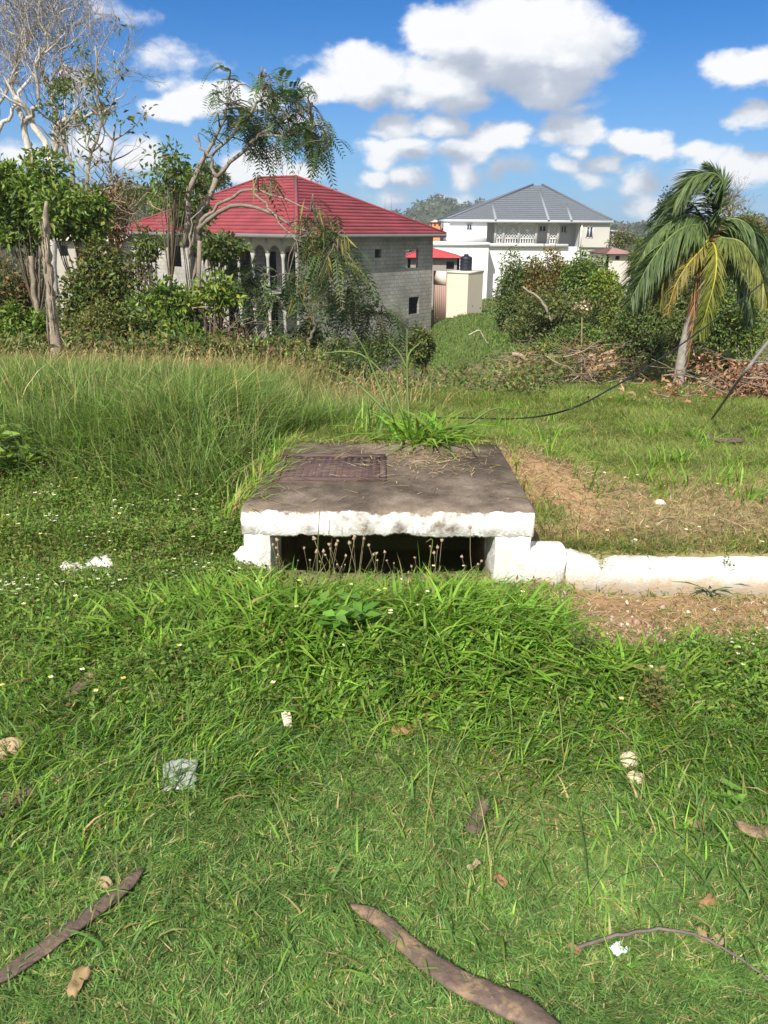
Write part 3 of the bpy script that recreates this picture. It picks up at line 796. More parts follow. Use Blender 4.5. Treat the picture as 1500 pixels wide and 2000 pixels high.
for a, b in ((969, 983), (985, 1013), (1015, 1047), (1073, 1090)):
    zb_ = gzz(466, 1010, YV)
    lattice(gx(a, YV), gx(b, YV), zb_ + .1, gzz(440, 1010, YV), YV + .16).build('window_grille', M_METAL, gh)
    mb = MB(); box(mb, (gx(a, YV), YV + .02, zb_ - .02), (gx(b, YV), YV + .2, zb_ + .07), (.7, .7, .68)); box(mb, (gx(a, YV), YV + .02, zF1), (gx(b, YV), YV + .2, zF1 + .07), (.7, .7, .68))
    for x in np.arange(gx(a, YV) + .15, gx(b, YV), .26):
        tube(mb, [(x, YV + .1, zF1 + .05), (x, YV + .1, zF1 + .2), (x, YV + .1, zF1 + .35), (x, YV + .1, zb_)], [.04, .075, .04, .05], 6, (.7, .7, .68))
    mb.build('balustrade', M_WHITE, gh)
for (a, c, b, d, Yp) in ((912, 436, 921, 449, 86.25), (1053, 441, 1066, 452, 88.6), (1096, 441, 1106, 454, 88.6), (1146, 443, 1158, 464, 86.25)):
    mb = MB(); x0, x1, z0, z1 = gx(a, Yp), gx(b, Yp), gzz(d, a, Yp), gzz(c, a, Yp)
    box(mb, (x0, Yp + .12, z0), (x1, Yp + .15, z1), (.05, .07, .11))
    wdw = mb.build('window', M_GLASS if 'M_GLASS' in globals() else M_METAL, gh)
    mb = MB(); xm = (x0 + x1) / 2
    for q0, q1 in (((x0, z0), (x1, z0)), ((x0, z1), (x1, z1)), ((x0, z0), (x0, z1)), ((x1, z0), (x1, z1)), ((xm, z0), (xm, z1))):
        box(mb, (q0[0] - .04, Yp - .03, q0[1] - .04), (q1[0] + .04, Yp + .11, q1[1] + .04), (.6, .6, .6))
    if a in (912, 1053, 1096): arch(mb, x0 - .05, x1 + .05, z1 - .35, z1 + .06, .1, Yp - .02, WH if a == 912 else GW, 8)
    mb.build('frame', M_METAL, wdw)
# roof
zev = gzz(429); yf = 86.0; yb = 101.0
gA, gB = np.array([gx(873, yf), yf, zev]), np.array([gx(1193, yf), yf, zev])
gC, gD = gB + [0, yb - yf, 0], gA + [0, yb - yf, 0]
ap = P(1050, 362, (yf + yb) / 2); g1 = np.array([ap.x - .5, ap.y, ap.z]); g2 = np.array([ap.x + .5, ap.y, ap.z])
mb = MB(); gc = (.112, .126, .145)
tiled(mb, gA, gB, g2, g1, 18, gc, .05); tiled(mb, gB, gC, g2, g2, 18, gc, .05); tiled(mb, gC, gD, g1, g2, 18, gc, .05); tiled(mb, gD, gA, g1, g1, 18, gc, .05)
groof = mb.build('roof', M_GREYT, gh)
def slope_z(y): return zev + (g1[2] - zev) * (y - yf) / (g1[1] - yf)
for px, yt in ((967, 89.6), (1070, 92.6), (1114.5, 89.0)):
    x = gx(px, yf); mb = MB()
    V = [(x - .11, yf - .1, zev + .06), (x + .11, yf - .1, zev + .06), (x + .11, yt, slope_z(yt) + .11), (x - .11, yt, slope_z(yt) + .11)]
    V += [(p[0], p[1], p[2] - .2) for p in V]
    mb.add(V, [(0, 1, 2, 3), (4, 5, 1, 0), (5, 6, 2, 1), (3, 2, 6, 7), (0, 3, 7, 4)], None, (.25, .27, .29)); mb.build('roof_flashing', M_METAL, groof)
mb = MB()
for p, q in ((gA, g1), (gB, g2), (gC, g2), (gD, g1)): tube(mb, [p + [0, 0, .05], q + [0, 0, .07]], .12, 6, gc)
mb.build('ridge_cap', M_GREYT, groof)
mb = MB()
box(mb, (gA[0] - .1, yf - .1, zev - .30), (gB[0] + .1, yf + .02, zev - .02), (.46, .48, .50))
box(mb, (gA[0] - .1, yf + .02, zev - .30), (gA[0] + .02, yb, zev - .02), (.46, .48, .50)); box(mb, (gB[0] - .02, yf + .02, zev - .30), (gB[0] + .1, yb, zev - .02), (.46, .48, .50))
box(mb, (gA[0] + .02, yf + .02, zev - .28), (gB[0] - .02, yb, zev - .2), (.6, .6, .6))
mb.build('fascia', M_WHITE, gh)
mb = MB(); tube(mb, [(gx(1133.5, 86.7), 86.15, zev - .2), (gx(1133.5, 86.7), 86.15, gzz(482, 1133, 86.7))], .06, 6, (.8, .8, .8)); mb.build('downpipe', M_METAL, gh)

# ---- cream outbuilding, tank, small red roof, far houses
Yc = 47.0
oc = P(912, 605, Yc); zt_ = P(912, 535, Yc).z; c0 = np.array([oc.x, oc.y, 0])
cream = thing('cream_outbuilding', 'small cream flat topped block building beside the grey block house', 'outbuilding', (oc.x, oc.y, oc.z - .4))
azl, azr = R(-62), R(32)
sl_, _ = on_wall(c0, azl, 873, 560); sr_, _ = on_wall(c0, azr, 943, 560)
cc = (.62, .53, .42)
mb = MB(); wall(mb, sl_, oc.z - .5, zt_, .2, [], cc)
vl = np.array([math.sin(azl), math.cos(azl), 0]); vr = np.array([math.sin(azr), math.cos(azr), 0])
mb.build('front_wall', M_WHITE, cream, local=(c0 + vl * sl_, math.pi / 2 - azl - math.pi))
mb = MB(); wall(mb, sr_, oc.z - .5, zt_, .2, [], cc); mb.build('side_wall', M_WHITE, cream, local=(c0, math.pi / 2 - azr))
mb = MB(); q4 = [c0, c0 + vr * sr_, c0 + vr * sr_ + vl * sl_, c0 + vl * sl_]
ctr = sum(q4) / 4
mb.add([tuple(p + (p - ctr) * .03)[:2] + (zt_ + h,) for h in (.002, .12) for p in q4], [(3, 2, 1, 0), (4, 5, 6, 7), (0, 1, 5, 4), (1, 2, 6, 5), (2, 3, 7, 6), (3, 0, 4, 7)], None, (.6, .55, .48))
mb.build('roof_slab', M_WHITE, cream)
tk = c0 + (vr * sr_ + vl * sl_) * .5
tk_r = 14 / FPX * dpt(tk[1], -1) * .85
tank = thing('water_tank', 'black ribbed plastic water tank standing on the cream outbuilding', 'water tank', (tk[0], tk[1], zt_ + .12))
H_ = P(914, 499, tk[1]).z - zt_ - .12
pts = []; rr = []
for i in range(25):
    f = i / 24; pts.append((tk[0], tk[1], zt_ + .121 + f * H_ * .86)); rr.append(tk_r * (1 - .05 * (i % 6 == 0)))
for f, q in ((.9, .93), (.95, .7), (.965, .5), (1., .48)): pts.append((tk[0], tk[1], zt_ + .12 + f * H_)); rr.append(tk_r * q)
mb = MB(); tube(mb, pts, rr, 20, (.012, .014, .022)); mb.build('tank_body', M_METAL, tank)
mb = MB(); tube(mb, [(tk[0], tk[1], zt_ + .12 + H_), (tk[0], tk[1], zt_ + .2 + H_)], tk_r * .36, 16, (.015, .017, .025)); mb.build('lid', M_METAL, tank)

def small_house(name, label, px0, px1, pyroof, pyeave, pybase, Y, D, wc, roofc, nwin=2, hip=True, mat=None):
    x0, x1 = P(px0, pyeave, Y).x, P(px1, pyeave, Y).x; ze, zr, zb = P((px0 + px1) / 2, pyeave, Y).z, P((px0 + px1) / 2, pyroof, Y + D / 2).z, P((px0 + px1) / 2, pybase, Y).z
    zg = min(gz1(x0, Y), gz1(x1, Y), gz1(x1, Y + D), zb) - .3
    t = thing(name, label, 'house', ((x0 + x1) / 2, Y, zg))
    L = x1 - x0; m_ = .06 * L
    ops = [(L * (i + .7) / (nwin + .6), L * (i + 1.05) / (nwin + .6), zb + (ze - zb) * .4, zb + (ze - zb) * .8) for i in range(nwin)]
    mb = MB(); wall(mb, L - 2 * m_, zg, ze, .2, ops, wc); mb.build('wall', M_WHITE, t, local=((x0 + m_, Y, 0), 0))
    mb = MB(); wall(mb, D, zg, ze, .2, [], wc); mb.build('wall', M_WHITE, t, local=((x0 + m_, Y + D, 0), -math.pi / 2))
    mb = MB(); wall(mb, D, zg, ze, .2, [], wc); mb.build('wall', M_WHITE, t, local=((x1 - m_, Y, 0), math.pi / 2))
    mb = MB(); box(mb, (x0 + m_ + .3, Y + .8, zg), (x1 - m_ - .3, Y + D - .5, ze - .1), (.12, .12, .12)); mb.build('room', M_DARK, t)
    a, b, c, d = [np.array(q) for q in ((x0, Y - .5, ze), (x1, Y - .5, ze), (x1, Y + D + .5, ze), (x0, Y + D + .5, ze))]
    h = min(L, D) / 2 if hip else .01
    r1, r2 = np.array((x0 + h, Y + D / 2, zr)), np.array((x1 - h, Y + D / 2, zr))
    mb = MB(); k = 10
    tiled(mb, a, b, r2, r1, k, roofc); tiled(mb, b, c, r2, r2, k, roofc); tiled(mb, c, d, r1, r2, k, roofc); tiled(mb, d, a, r1, r1, k, roofc)
    mb.add([a - [0, 0, .05], b - [0, 0, .05], c - [0, 0, .05], d - [0, 0, .05]], [(3, 2, 1, 0)], None, (.3, .3, .3))
    mb.build('roof', mat or M_RED, t)
    return t
small_house('small_house', 'low red roofed house glimpsed between the block house and the black water tank', 790, 905, 484, 503, 540, 64, 7, (.27, .235, .215), (.42, .045, .05))
small_house('small_house', 'low house with dull pink roof right of the grey roofed house beside the palm fronds', 1182, 1245, 484, 496, 515, 70, 6, (.55, .5, .45), (.30, .17, .15))
small_house('small_house', 'tiny far flat roofed house on the wooded plain right of the grey roof', 1192, 1219, 449, 452, 466, 190, 12, (.42, .38, .36), (.3, .27, .26), 3)
small_house('small_house', 'tiny far white house on the wooded slope beside the orange one', 864, 884, 427, 430, 440, 240, 10, (.75, .74, .72), (.6, .6, .6), 3)
small_house('small_house', 'tiny far orange house on the wooded slope left of the white wing', 841, 863, 429, 434, 447, 235, 10, (.70, .26, .09), (.72, .42, .30), 2)
small_house('small_house', 'white flat roofed house showing between trunks at the far left', 72, 238, 458, 470, 520, 60, 8, (.40, .37, .32), (.45, .42, .38), 3, False, M_WHITE)
# broken pinkish wall beside the block house
mb = MB(); a0 = P(846, 600, 51.5); a1 = P(876, 600, 50.5)
z0, z1 = a0.z - .8, P(860, 528, 52.5).z
L = math.hypot(a1.x - a0.x, a1.y - a0.y)
for i in range(8):
    h = z1 - (0, .03, 0, .06, .05, .3, .32, .7)[i]
    box(mb, (L * i / 8, 0, z0), (L * (i + 1) / 8, .15, h), (.40, .26, .21) if i % 8 < 8 else 0)
box(mb, (0, -.05, z1 - .75), (L * .8, -.003, z1 + .03), (.70, .58, .50))
o = mb.build('ruined_wall', M_PLASTER, local=((a0.x, a0.y, 0), math.atan2(a1.y - a0.y, a1.x - a0.x)))
o.data.materials[0] = M_WHITE; tag(o, 'broken pinkish brown wall between the block house and cream outbuilding', 'wall')
# lattice masts on the hill
for i, px in enumerate((752, 764)):
    b = P(px, 402, 600); tp = P(px, 372, 600); mb = MB()
    tube(mb, [(b.x, b.y, b.z - 4), tuple(tp)], [.22, .10], 4, (.35, .36, .38))
    for z in np.linspace(b.z, tp.z - 1, 5): box(mb, (b.x - .5, b.y - .1, z), (b.x + .5, b.y + .1, z + .12), (.35, .36, .38))
    tag(mb.build('radio_mast', M_METAL, origin=(b.x, b.y, b.z - 4)), ('taller' if 0 else ('left' if i == 0 else 'right')) + ' one of two thin radio masts on the far hill above the red roof', 'mast', 'radio masts on the far hill')
# ------------------------------------------------------------------ plants
GRN = [((.125, .20, .035), 3), ((.165, .25, .045), 3), ((.23, .31, .06), 1.5), ((.045, .085, .018), 1.5), ((.20, .17, .04), .3)]
DKG = [((.085, .13, .034), 3), ((.115, .165, .045), 3), ((.17, .215, .06), 1.3), ((.18, .14, .055), .5)]
OLV = [((.14, .16, .042), 3), ((.19, .20, .055), 2), ((.065, .09, .025), 2), ((.22, .165, .06), .8)]
BRN = [((.22, .14, .06), 3), ((.30, .19, .09), 2), ((.13, .08, .04), 2), ((.11, .12, .04), .6)]
ORG = [((.30, .155, .035), 3), ((.22, .12, .035), 2), ((.13, .13, .03), 2)]
YGR = [((.20, .27, .03), 3), ((.14, .22, .03), 3), ((.28, .31, .05), 1.5)]
TAN = [((.36, .27, .13), 3), ((.28, .20, .10), 2), ((.44, .36, .19), 2)]
def foot(x, y, dz=.08): return (x, y, gz1(x, y) - dz)
def px2r(n, Y): return n / FPX * dpt(Y)

def shrub(name, label, px, py, rx, ry, Y, pal, n, leaf, seed, cat='shrub', group=None, nclump=16, stems=6, bark=(.15, .115, .085), depth=.8, wd=.5, trunk=None, extra=None, up=.5):
    """bushy plant: stems fan from its foot to leaf clumps spread through an uneven crown"""
    rng = np.random.default_rng(seed)
    c = np.array(P(px, py, Y)); RX, RZ = px2r(rx, Y), px2r(ry, Y); RY = RX * depth
    nclump = int(nclump * 1.3); n = int(n * 2.0); leaf = leaf * .68
    b = np.array(foot(c[0] + rng.normal(0, .1), Y)) if trunk is None else np.array(foot(P(trunk, 600, Y).x, Y))
    if trunk is None:      # a bush is leafy down to its foot
        top = c[2] + RZ; low = max(b[2] + .1, top - RZ * 4)
        k_ = min(1.9, (top - low) / (2 * RZ)); n = int(n * k_); nclump = int(nclump * k_) + 1
        c[2] = (top + low) / 2; RZ = (top - low) / 2
    t = thing(name, label, cat, tuple(b), group)
    tm, cm = MB(), MB()
    d = unit(rng.normal(0, 1, (nclump, 3)))
    rad = rng.uniform(.35, 1.0, (nclump, 1))
    cc = c + d * rad * np.array([RX, RY, RZ]) * (1 - .15 * rng.random((nclump, 1)))
    cc[:, 2] = np.maximum(cc[:, 2], gz(cc[:, 0], cc[:, 1]) + .12)
    fork = b * .45 + c * .55 if trunk is not None else b
    r0 = max(.014, .026 * RX + .01)
    if trunk is not None:
        tube(tm, spline([b, b * .6 + fork * .4 + rng.normal(0, .05, 3), fork], 7), np.linspace(r0 * 1.7, r0, 7), 8, bark)
    for i in range(min(nclump, stems + nclump // 2)):
        q = cc[i]; mid = fork * .5 + q * .5 + rng.normal(0, .08 * RX, 3)
        tube(tm, spline([fork, mid, q], 6), np.linspace(r0 * .6, .006, 6), 5, np.array(bark) * rng.uniform(.7, 1.3), caps=False)
    per = n // nclump
    for i in range(nclump):
        rr = np.array([RX, RY, RZ]) * rng.uniform(.22, .48)
        clump(cm, cc[i], rr, int(per * rng.uniform(.6, 1.4)), leaf, leaf * wd, pal, rng, up)
    if extra: extra(tm, cm, rng, c, (RX, RY, RZ))
    tm.build('trunk', M_BARK, t); cm.build('crown', M_LEAF, t)
    return t

def limb(mb, pix, r0, r1, rng, col, n=14, sides=7, wob=.02):
    pts = spline([P(*q) for q in pix], n)
    pts[1:-1] += rng.normal(0, wob, (n - 2, 3))
    tube(mb, pts, np.linspace(r0, r1, n), sides, col)
    return pts

# ---- feathery leaves
def feather(mb, pos, ax, L, pal, rng, npin=9, droop=.35):
    """a twice-divided leaf: a thin midrib with paired feathery leaflets"""
    n = len(pos); ax = unit(ax)
    side = unit(np.cross(ax, np.array([0, 0, 1.]) + rng.normal(0, .35, (n, 3))))
    up_ = np.cross(side, ax)
    P_, A_, N_, LL_, C_ = [], [], [], [], []
    base = pick(rng, n, pal, .2)
    for i in range(npin):
        t = (i + .7) / npin
        q = pos + ax * (L * t)[:, None] - np.array([0, 0, 1.]) * (L * droop * t * t)[:, None]
        ln = L * .36 * (1 - .75 * abs(t - .45))
        for s in (1, -1):
            P_.append(q); A_.append(side * s + ax * .55 - np.array([0, 0, .25])); N_.append(up_ + rng.normal(0, .15, (n, 3))); LL_.append(ln); C_.append(base)
    P_, A_, N_, LL_, C_ = map(np.concatenate, (P_, A_, N_, LL_, C_))
    leaves(mb, P_, A_, N_, LL_, LL_ * .26, C_, .05)
    q = pos + ax * L[:, None] - np.array([0, 0, 1.]) * (L * droop)[:, None]
    w = (L * .02)[:, None]
    b = (np.arange(n) * 3)[:, None]
    mb.add(np.stack([pos - side * w, pos + side * w, q], 1).reshape(-1, 3), None, b + np.array([[0, 1, 2]]), np.repeat(base * 1.2, 3, 0))
FEA = [((.065, .105, .038), 3), ((.09, .135, .045), 2), ((.045, .075, .032), 2), ((.15, .15, .05), .4)]

def feathery(name, label, limbs, twigs, n_leaf, L, seed, pal, bark=(.24, .20, .16), cat='tree', foot_px=None, Yf=15, pods=0, spread=.38, droop=.5):
    rng = np.random.default_rng(seed)
    f = P(*foot_px, Yf) if foot_px else None
    b = foot(f.x, f.y) if foot_px else None
    first = P(*limbs[0][0][0])
    t = thing(name, label, cat, b if b else tuple(first))
    tm, cm, pm = MB(), MB(), MB(); tips = []
    if b: tube(tm, spline([b, (np.array(b) + np.array(first)) / 2 + rng.normal(0, .06, 3), first], 9), np.linspace(limbs[0][1] * 1.35, limbs[0][1], 9), 8, bark)
    allp = []
    for pix, r0, r1 in limbs:
        allp.append((limb(tm, pix, r0, r1, rng, np.array(bark) * rng.uniform(.85, 1.2)), r1))
    for (px, py, Y, rx, ry, k) in twigs:
        for _ in range(k):
            q = np.array(P(px + rng.normal(0, rx * .5), py + rng.normal(0, ry * .5), Y + rng.normal(0, .45)))
            best = min(((np.linalg.norm(a - q, axis=1).min(), a[np.linalg.norm(a - q, axis=1).argmin()]) for a, _ in allp), key=lambda z: z[0])
            s = best[1]; m = (s + q) / 2 + np.array([0, 0, .08]) + rng.normal(0, .05, 3)
            pts = spline([s, m, q], 6); tube(tm, pts, np.linspace(.014, .005, 6), 4, np.array(bark) * .8, caps=False)
            tips.append((q, unit(q - m))); tips.append((pts[4], unit(q - m)))
    pos = np.array([q for q, _ in tips]); dr = np.array([d for _, d in tips])
    i = rng.integers(0, len(pos), n_leaf)
    feather(cm, pos[i] + rng.normal(0, .07, (n_leaf, 3)), dr[i] + rng.normal(0, spread * 1.6, (n_leaf, 3)) + np.array([.15, 0, -.1]), L * rng.uniform(.6, 1.2, n_leaf), pal, rng, droop=droop)
    if pods:
        i = rng.integers(0, len(pos), pods); pp = pos[i] + rng.normal(0, .1, (pods, 3))
        leaves(cm, pp, np.array([0, 0, -1.]) + rng.normal(0, .25, (pods, 3)), rng.normal(0, 1, (pods, 3)), rng.uniform(.25, .45, pods), .035, pick(rng, pods, [((.30, .27, .06), 2), ((.22, .15, .06), 1), ((.38, .33, .10), 1)]), .02, .5)
    tm.build('trunk', M_BARK, t); cm.build('crown', M_LEAF, t)
    return t
YF = 14.5
feathery('feathery_tree', 'slender forked feathery leaved tree leaning over the red roof, its light crown against the sky',
    [([(378, 500, YF), (385, 440, YF), (399, 400, YF), (422, 348, YF)], .062, .045),
     ([(422, 348, YF), (467, 299, YF - .1), (504, 266, YF - .2), (551, 238, YF - .4), (600, 215, YF - .5)], .036, .010),
     ([(422, 348, YF), (414, 322, YF), (404, 300, YF), (378, 266, YF + .1)], .034, .014),
     ([(362, 480, YF + .3), (368, 400, YF + .3), (374, 362, YF + .3), (401, 308, YF + .2), (425, 261, YF + .2), (443, 210, YF + .3), (448, 154, YF + .3)], .062, .010),
     ([(404, 306, YF + .2), (440, 280, YF), (495, 210, YF), (513, 177, YF), (518, 135, YF)], .03, .010),
     ([(504, 266, YF - .2), (560, 262, YF - .6), (620, 250, YF - .8), (645, 285, YF - .9)], .02, .008)],
    [(448, 165, YF, 22, 24, 7), (440, 230, YF, 34, 40, 9), (500, 235, YF, 55, 40, 22), (518, 150, YF, 26, 28, 8), (560, 200, YF - .4, 48, 40, 18), (590, 235, YF - .5, 50, 40, 18), (625, 280, YF - .8, 30, 36, 12), (560, 270, YF - .3, 60, 24, 8), (500, 290, YF, 30, 26, 7)],
    350, .34, 301, FEA, foot_px=(372, 640), Yf=YF)
feathery('fallen_bough', 'arching pale bough with drooping feathery leaves and pods hanging before the red roof',
    [([(390, 470, 13.6), (397, 429, 13.5), (420, 408, 13.4), (467, 383, 13.3), (495, 369, 13.2), (550, 387, 13.1), (607, 410, 13.0)], .036, .010),
     ([(392, 460, 13.6), (400, 432, 13.5), (448, 407, 13.3), (490, 404, 13.2), (546, 425, 13.1), (580, 448, 13.0), (611, 453, 12.9), (649, 476, 12.8)], .04, .012),
     ([(495, 369, 13.2), (520, 400, 13.1), (550, 440, 13), (580, 470, 12.9)], .02, .01),
     ([(370, 505, 13.7), (375, 450, 13.7), (392, 410, 13.6), (398, 404, 13.6)], .018, .010)],
    [(615, 425, 13, 30, 36, 12), (640, 460, 12.9, 32, 40, 20), (625, 505, 12.9, 28, 45, 16), (660, 500, 12.8, 36, 40, 16), (600, 550, 13, 50, 26, 8), (520, 360, 13.2, 22, 16, 5), (610, 560, 12.9, 40, 40, 12), (690, 520, 12.8, 20, 30, 5)],
    200, .34, 303, FEA + [((.16, .14, .05), .8)], foot_px=(386, 660), Yf=13.6, pods=90, droop=.9)
feathery('fallen_bough', 'low fallen bough with dark feathery leaves lying before the lower verandah of the block house',
    [([(425, 610, 15), (440, 575, 15), (500, 572, 14.8), (540, 590, 14.6), (580, 612, 14.4), (605, 622, 14.3)], .06, .03),
     ([(380, 613, 15), (440, 616, 14.9), (480, 622, 14.8), (495, 640, 14.7)], .03, .012),
     ([(600, 690, 14.2), (612, 640, 14.2), (618, 590, 14.2)], .035, .02),
     ([(500, 575, 14.8), (520, 545, 14.7), (600, 530, 14.6)], .02, .008),
     ([(618, 600, 14.2), (680, 590, 14.3), (740, 610, 14.6), (780, 640, 14.8)], .02, .008)],
    [(480, 550, 14.8, 60, 30, 16), (560, 555, 14.6, 60, 34, 16), (540, 600, 14.5, 50, 25, 8), (670, 590, 14.2, 60, 26, 14), (715, 610, 14.5, 60, 26, 13), (680, 640, 14.4, 60, 20, 6), (500, 640, 14.8, 50, 25, 8), (770, 640, 14.8, 30, 24, 5)],
    330, .36, 305, FEA, bark=(.13, .105, .085), foot_px=(425, 650), Yf=15, droop=.6)

# ---- tall bare tree
rng = np.random.default_rng(41)
YB = 21.0
bt = foot(P(110, 600, YB).x, YB)
bare = thing('bare_tree', 'tall pale barked tree with bare twisting branches and few leaf tufts at upper left', 'tree', bt)
tm, cm = MB(), MB(); tips = []
pale = lambda r: np.array((.46, .42, .37)) * r.uniform(.75, 1.25)
tr = [([(108, 640, YB), (104, 500, YB), (98, 380, YB), (100, 320, YB), (60, 230, YB), (30, 190, YB - .3)], .15, .05),
      ([(98, 380, YB), (62, 340, YB), (50, 260, YB + .3), (30, 190, YB + .4), (36, 110, YB + .5), (60, 60, YB)], .11, .03),
      ([(104, 420, YB), (99, 335, YB + .2), (108, 260, YB + .2), (104, 190, YB + .3), (75, 130, YB + .3), (90, 60, YB)], .10, .025),
      ([(108, 300, YB + .2), (115, 250, YB), (150, 228, YB - .2), (205, 218, YB - .3), (245, 180, YB)], .06, .015),
      ([(-30, 330, YB), (10, 240, YB), (40, 190, YB), (90, 95, YB), (125, 60, YB)], .06, .015),
      ([(-10, 300, YB), (0, 210, YB), (40, 110, YB), (30, 50, YB)], .05, .015),
      ([(122, 330, YB + .3), (124, 270, YB + .3), (140, 230, YB + .2), (190, 150, YB + .3), (188, 80, YB + .2)], .05, .010),
      ([(50, 240, YB), (75, 200, YB - .4), (70, 120, YB - .5), (110, 90, YB - .4), (130, 40, YB)], .05, .012),
      ([(104, 190, YB), (120, 150, YB), (118, 100, YB + .2), (135, 40, YB)], .035, .01)]
for pix, r0, r1 in tr:
    pts = limb(tm, pix, r0, r1, rng, pale(rng), 18, 8, .035)
    for k in range(9):
        i = rng.integers(6, 18); q = pts[i]
        if q[2] < P(80, 270, YB).z: continue
        dv = unit(np.array([rng.normal(0, .6), rng.normal(0, .5), .8]))
        if q[0] > P(145, 200, YB).x and rng.random() < .8: continue
        grow(tm, q, dv, rng.uniform(.5, 1.05), max(r1 * .9, r0 * .32 * (1 - i / 22)), 3, rng, tips, pale, .45, (1, 3), .10, .75, .66, 5, 5, .006)
for k in range(11):
    q = np.array(P(rng.uniform(90, 235), rng.uniform(130, 250), YB)); clump(cm, q, (.18, .18, .12), 40, .12, .04, OLV, rng)
    s = pts[8]; tube(tm, spline([q, q * .7 + s * .3 + rng.normal(0, .1, 3), s], 6), np.linspace(.012, .03, 6), 4, pale(rng), caps=False)
fine = [(p, d) for p, d in tips if p[2] > P(80, 190, YB).z]
for p, d in fine:
    for _ in range(1): grow(tm, p, unit(d + rng.normal(0, .5, 3)), .45, .006, 1, rng, [], lambda r: np.array((.30, .27, .24)) * r.uniform(.8, 1.2), .4, (1, 3), .05, .8, .7, 3, 3, .004)
tm.build('trunk', M_BARK, bare, smooth=True); cm.build('crown', M_LEAF, bare)

def thin_bare(label, pix, Y, r, seed, kids, ntuft=6, pal=OLV, leafn=30, name='thin_tree', group=None, lev=1, tuft=.2, leaf=.14):
    rng = np.random.default_rng(seed)
    b = foot(P(*pix[0], Y).x, Y); t = thing(name, label, 'tree', b, group)
    tm, cm = MB(), MB(); tips = []
    pts = limb(tm, [(a, c, Y) for a, c in pix], r, r * .3, rng, (.27, .23, .18), 16)
    tube(tm, spline([b, pts[0]], 4), [r * 1.15] * 4, 7, (.27, .23, .18))
    for k in range(kids):
        i = rng.integers(6, 16); grow(tm, pts[i], unit(np.array([rng.normal(0, .8), rng.normal(0, .6), .55])), rng.uniform(.4, .9), r * .35, lev, rng, tips, lambda q: np.array((.25, .21, .17)) * q.uniform(.8, 1.2), .4, (1, 3), .08, .7, .65, 4, 4, .005)
    tp = [p for p, _ in tips] + [pts[-1]]
    for k in rng.integers(0, len(tp), ntuft): clump(cm, tp[k], (tuft, tuft, tuft * .7), leafn, leaf, leaf * .45, pal, rng)
    tm.build('trunk', M_BARK, t, smooth=True); cm.build('crown', M_LEAF, t)
thin_bare('thin bare stemmed tree with a few hanging tufts rising left of the sapling', [(218, 470), (219, 400), (217, 320), (224, 240)], 18, .055, 51, 8, 10, OLV, 12)
thin_bare('dark leaning thin tree with blue green leaf tufts against the bare tree', [(146, 400), (138, 320), (118, 260), (135, 235)], 17, .05, 52, 10, 12, DKG, 34, leaf=.11, tuft=.17)
thin_bare('crooked bare twig tree with sparse tufts between the bare tree and the cloud', [(150, 480), (165, 420), (172, 330), (195, 250), (192, 170), (186, 90)], 19, .05, 53, 14, 10, OLV, 14, lev=2)

# ---- dead trunk
rng = np.random.default_rng(61)
b = foot(P(113, 735, 10.6).x, 10.6); pts = spline([b, P(105, 640, 10.6), P(96, 540, 10.6), P(90, 480, 10.6), P(90, 392, 10.6)], 26)
tm = MB(); tube(tm, pts + rng.normal(0, .008, pts.shape), np.concatenate([np.linspace(.075, .05, 20), np.linspace(.045, .022, 6)]) * (1 + rng.normal(0, .12, 26)), 9, (.27, .22, .17))
for k in range(26):
    i = rng.integers(1, 22); a = pts[i] + np.array([rng.normal(0, .04), -.055, 0]); tube(tm, [a, a + np.array([rng.normal(0, .01), -.008, rng.uniform(.12, .35)])], [.014, .005], 4, np.array((.34, .29, .22)) * rng.uniform(.5, 1.2))
o = tm.build('dead_tree', M_BARK, origin=b); tag(o, 'grey splintered dead trunk standing at the edge of the tall dry grass on the left', 'dead tree')

# ---- broad leaved trees and shrubs on the left
shrub('broadleaf_tree', 'dense glossy broad leaved tree at the far left edge below the bare tree', 55, 385, 100, 80, 16, GRN, 3600, .20, 71, 'tree', nclump=26, trunk=60)
def tr2(tm, cm, rng, c, rr):
    for pp in ([(185, 690), (176, 620), (180, 540), (190, 470)], [(247, 640), (232, 560), (225, 500)], [(62, 700), (70, 600), (60, 500)]):
        limb(tm, [(a, b_, 15) for a, b_ in pp], .06, .045, rng, (.25, .205, .15))
shrub('broadleaf_tree', 'broad leaved tree with several bare trunks and yellow tipped leaves behind the dead trunk', 140, 425, 80, 55, 15, GRN + [((.22, .22, .04), .5)], 2000, .20, 72, 'tree', nclump=18, trunk=176, extra=tr2)
def vines(tm, cm, rng, c, rr):
    for k in range(70):
        a = c + rng.normal(0, .45, 3) * rr; d_ = unit(rng.normal(0, 1, 3)); grow(tm, a, d_, rng.uniform(.5, 1.1), .012, 1, rng, [], lambda q: np.array((.36, .28, .19)) * q.uniform(.5, 1.2), .6, (1, 3), -.05, .8, .6, 5, 3, .004)
shrub('dead_shrub', 'tangle of dry tan twigs and dead vines hanging in the trees beside the red roof', 215, 415, 55, 75, 16.5, BRN, 700, .12, 73, nclump=14, trunk=215, extra=vines)
shrub('sapling', 'slim broad leaved sapling rising in front of the left end of the red roof', 330, 335, 56, 52, 14, DKG + GRN, 300, .17, 74, 'tree', nclump=16, trunk=318, wd=.42)
shrub('broadleaf_tree', 'mid green broad leaved tree partly covering the left eave of the red roof', 375, 395, 45, 60, 18, DKG, 800, .18, 75, 'tree', nclump=12, trunk=362)
shrub('shrub', 'large leaved bright green shrub before the block house wall', 325, 575, 62, 34, 13.4, GRN, 420, .19, 76, nclump=16)
shrub('shrub', 'dark leaved shrub hanging over the verandah left of the columns', 435, 485, 55, 26, 14.2, DKG, 330, .18, 77, nclump=14, trunk=415)
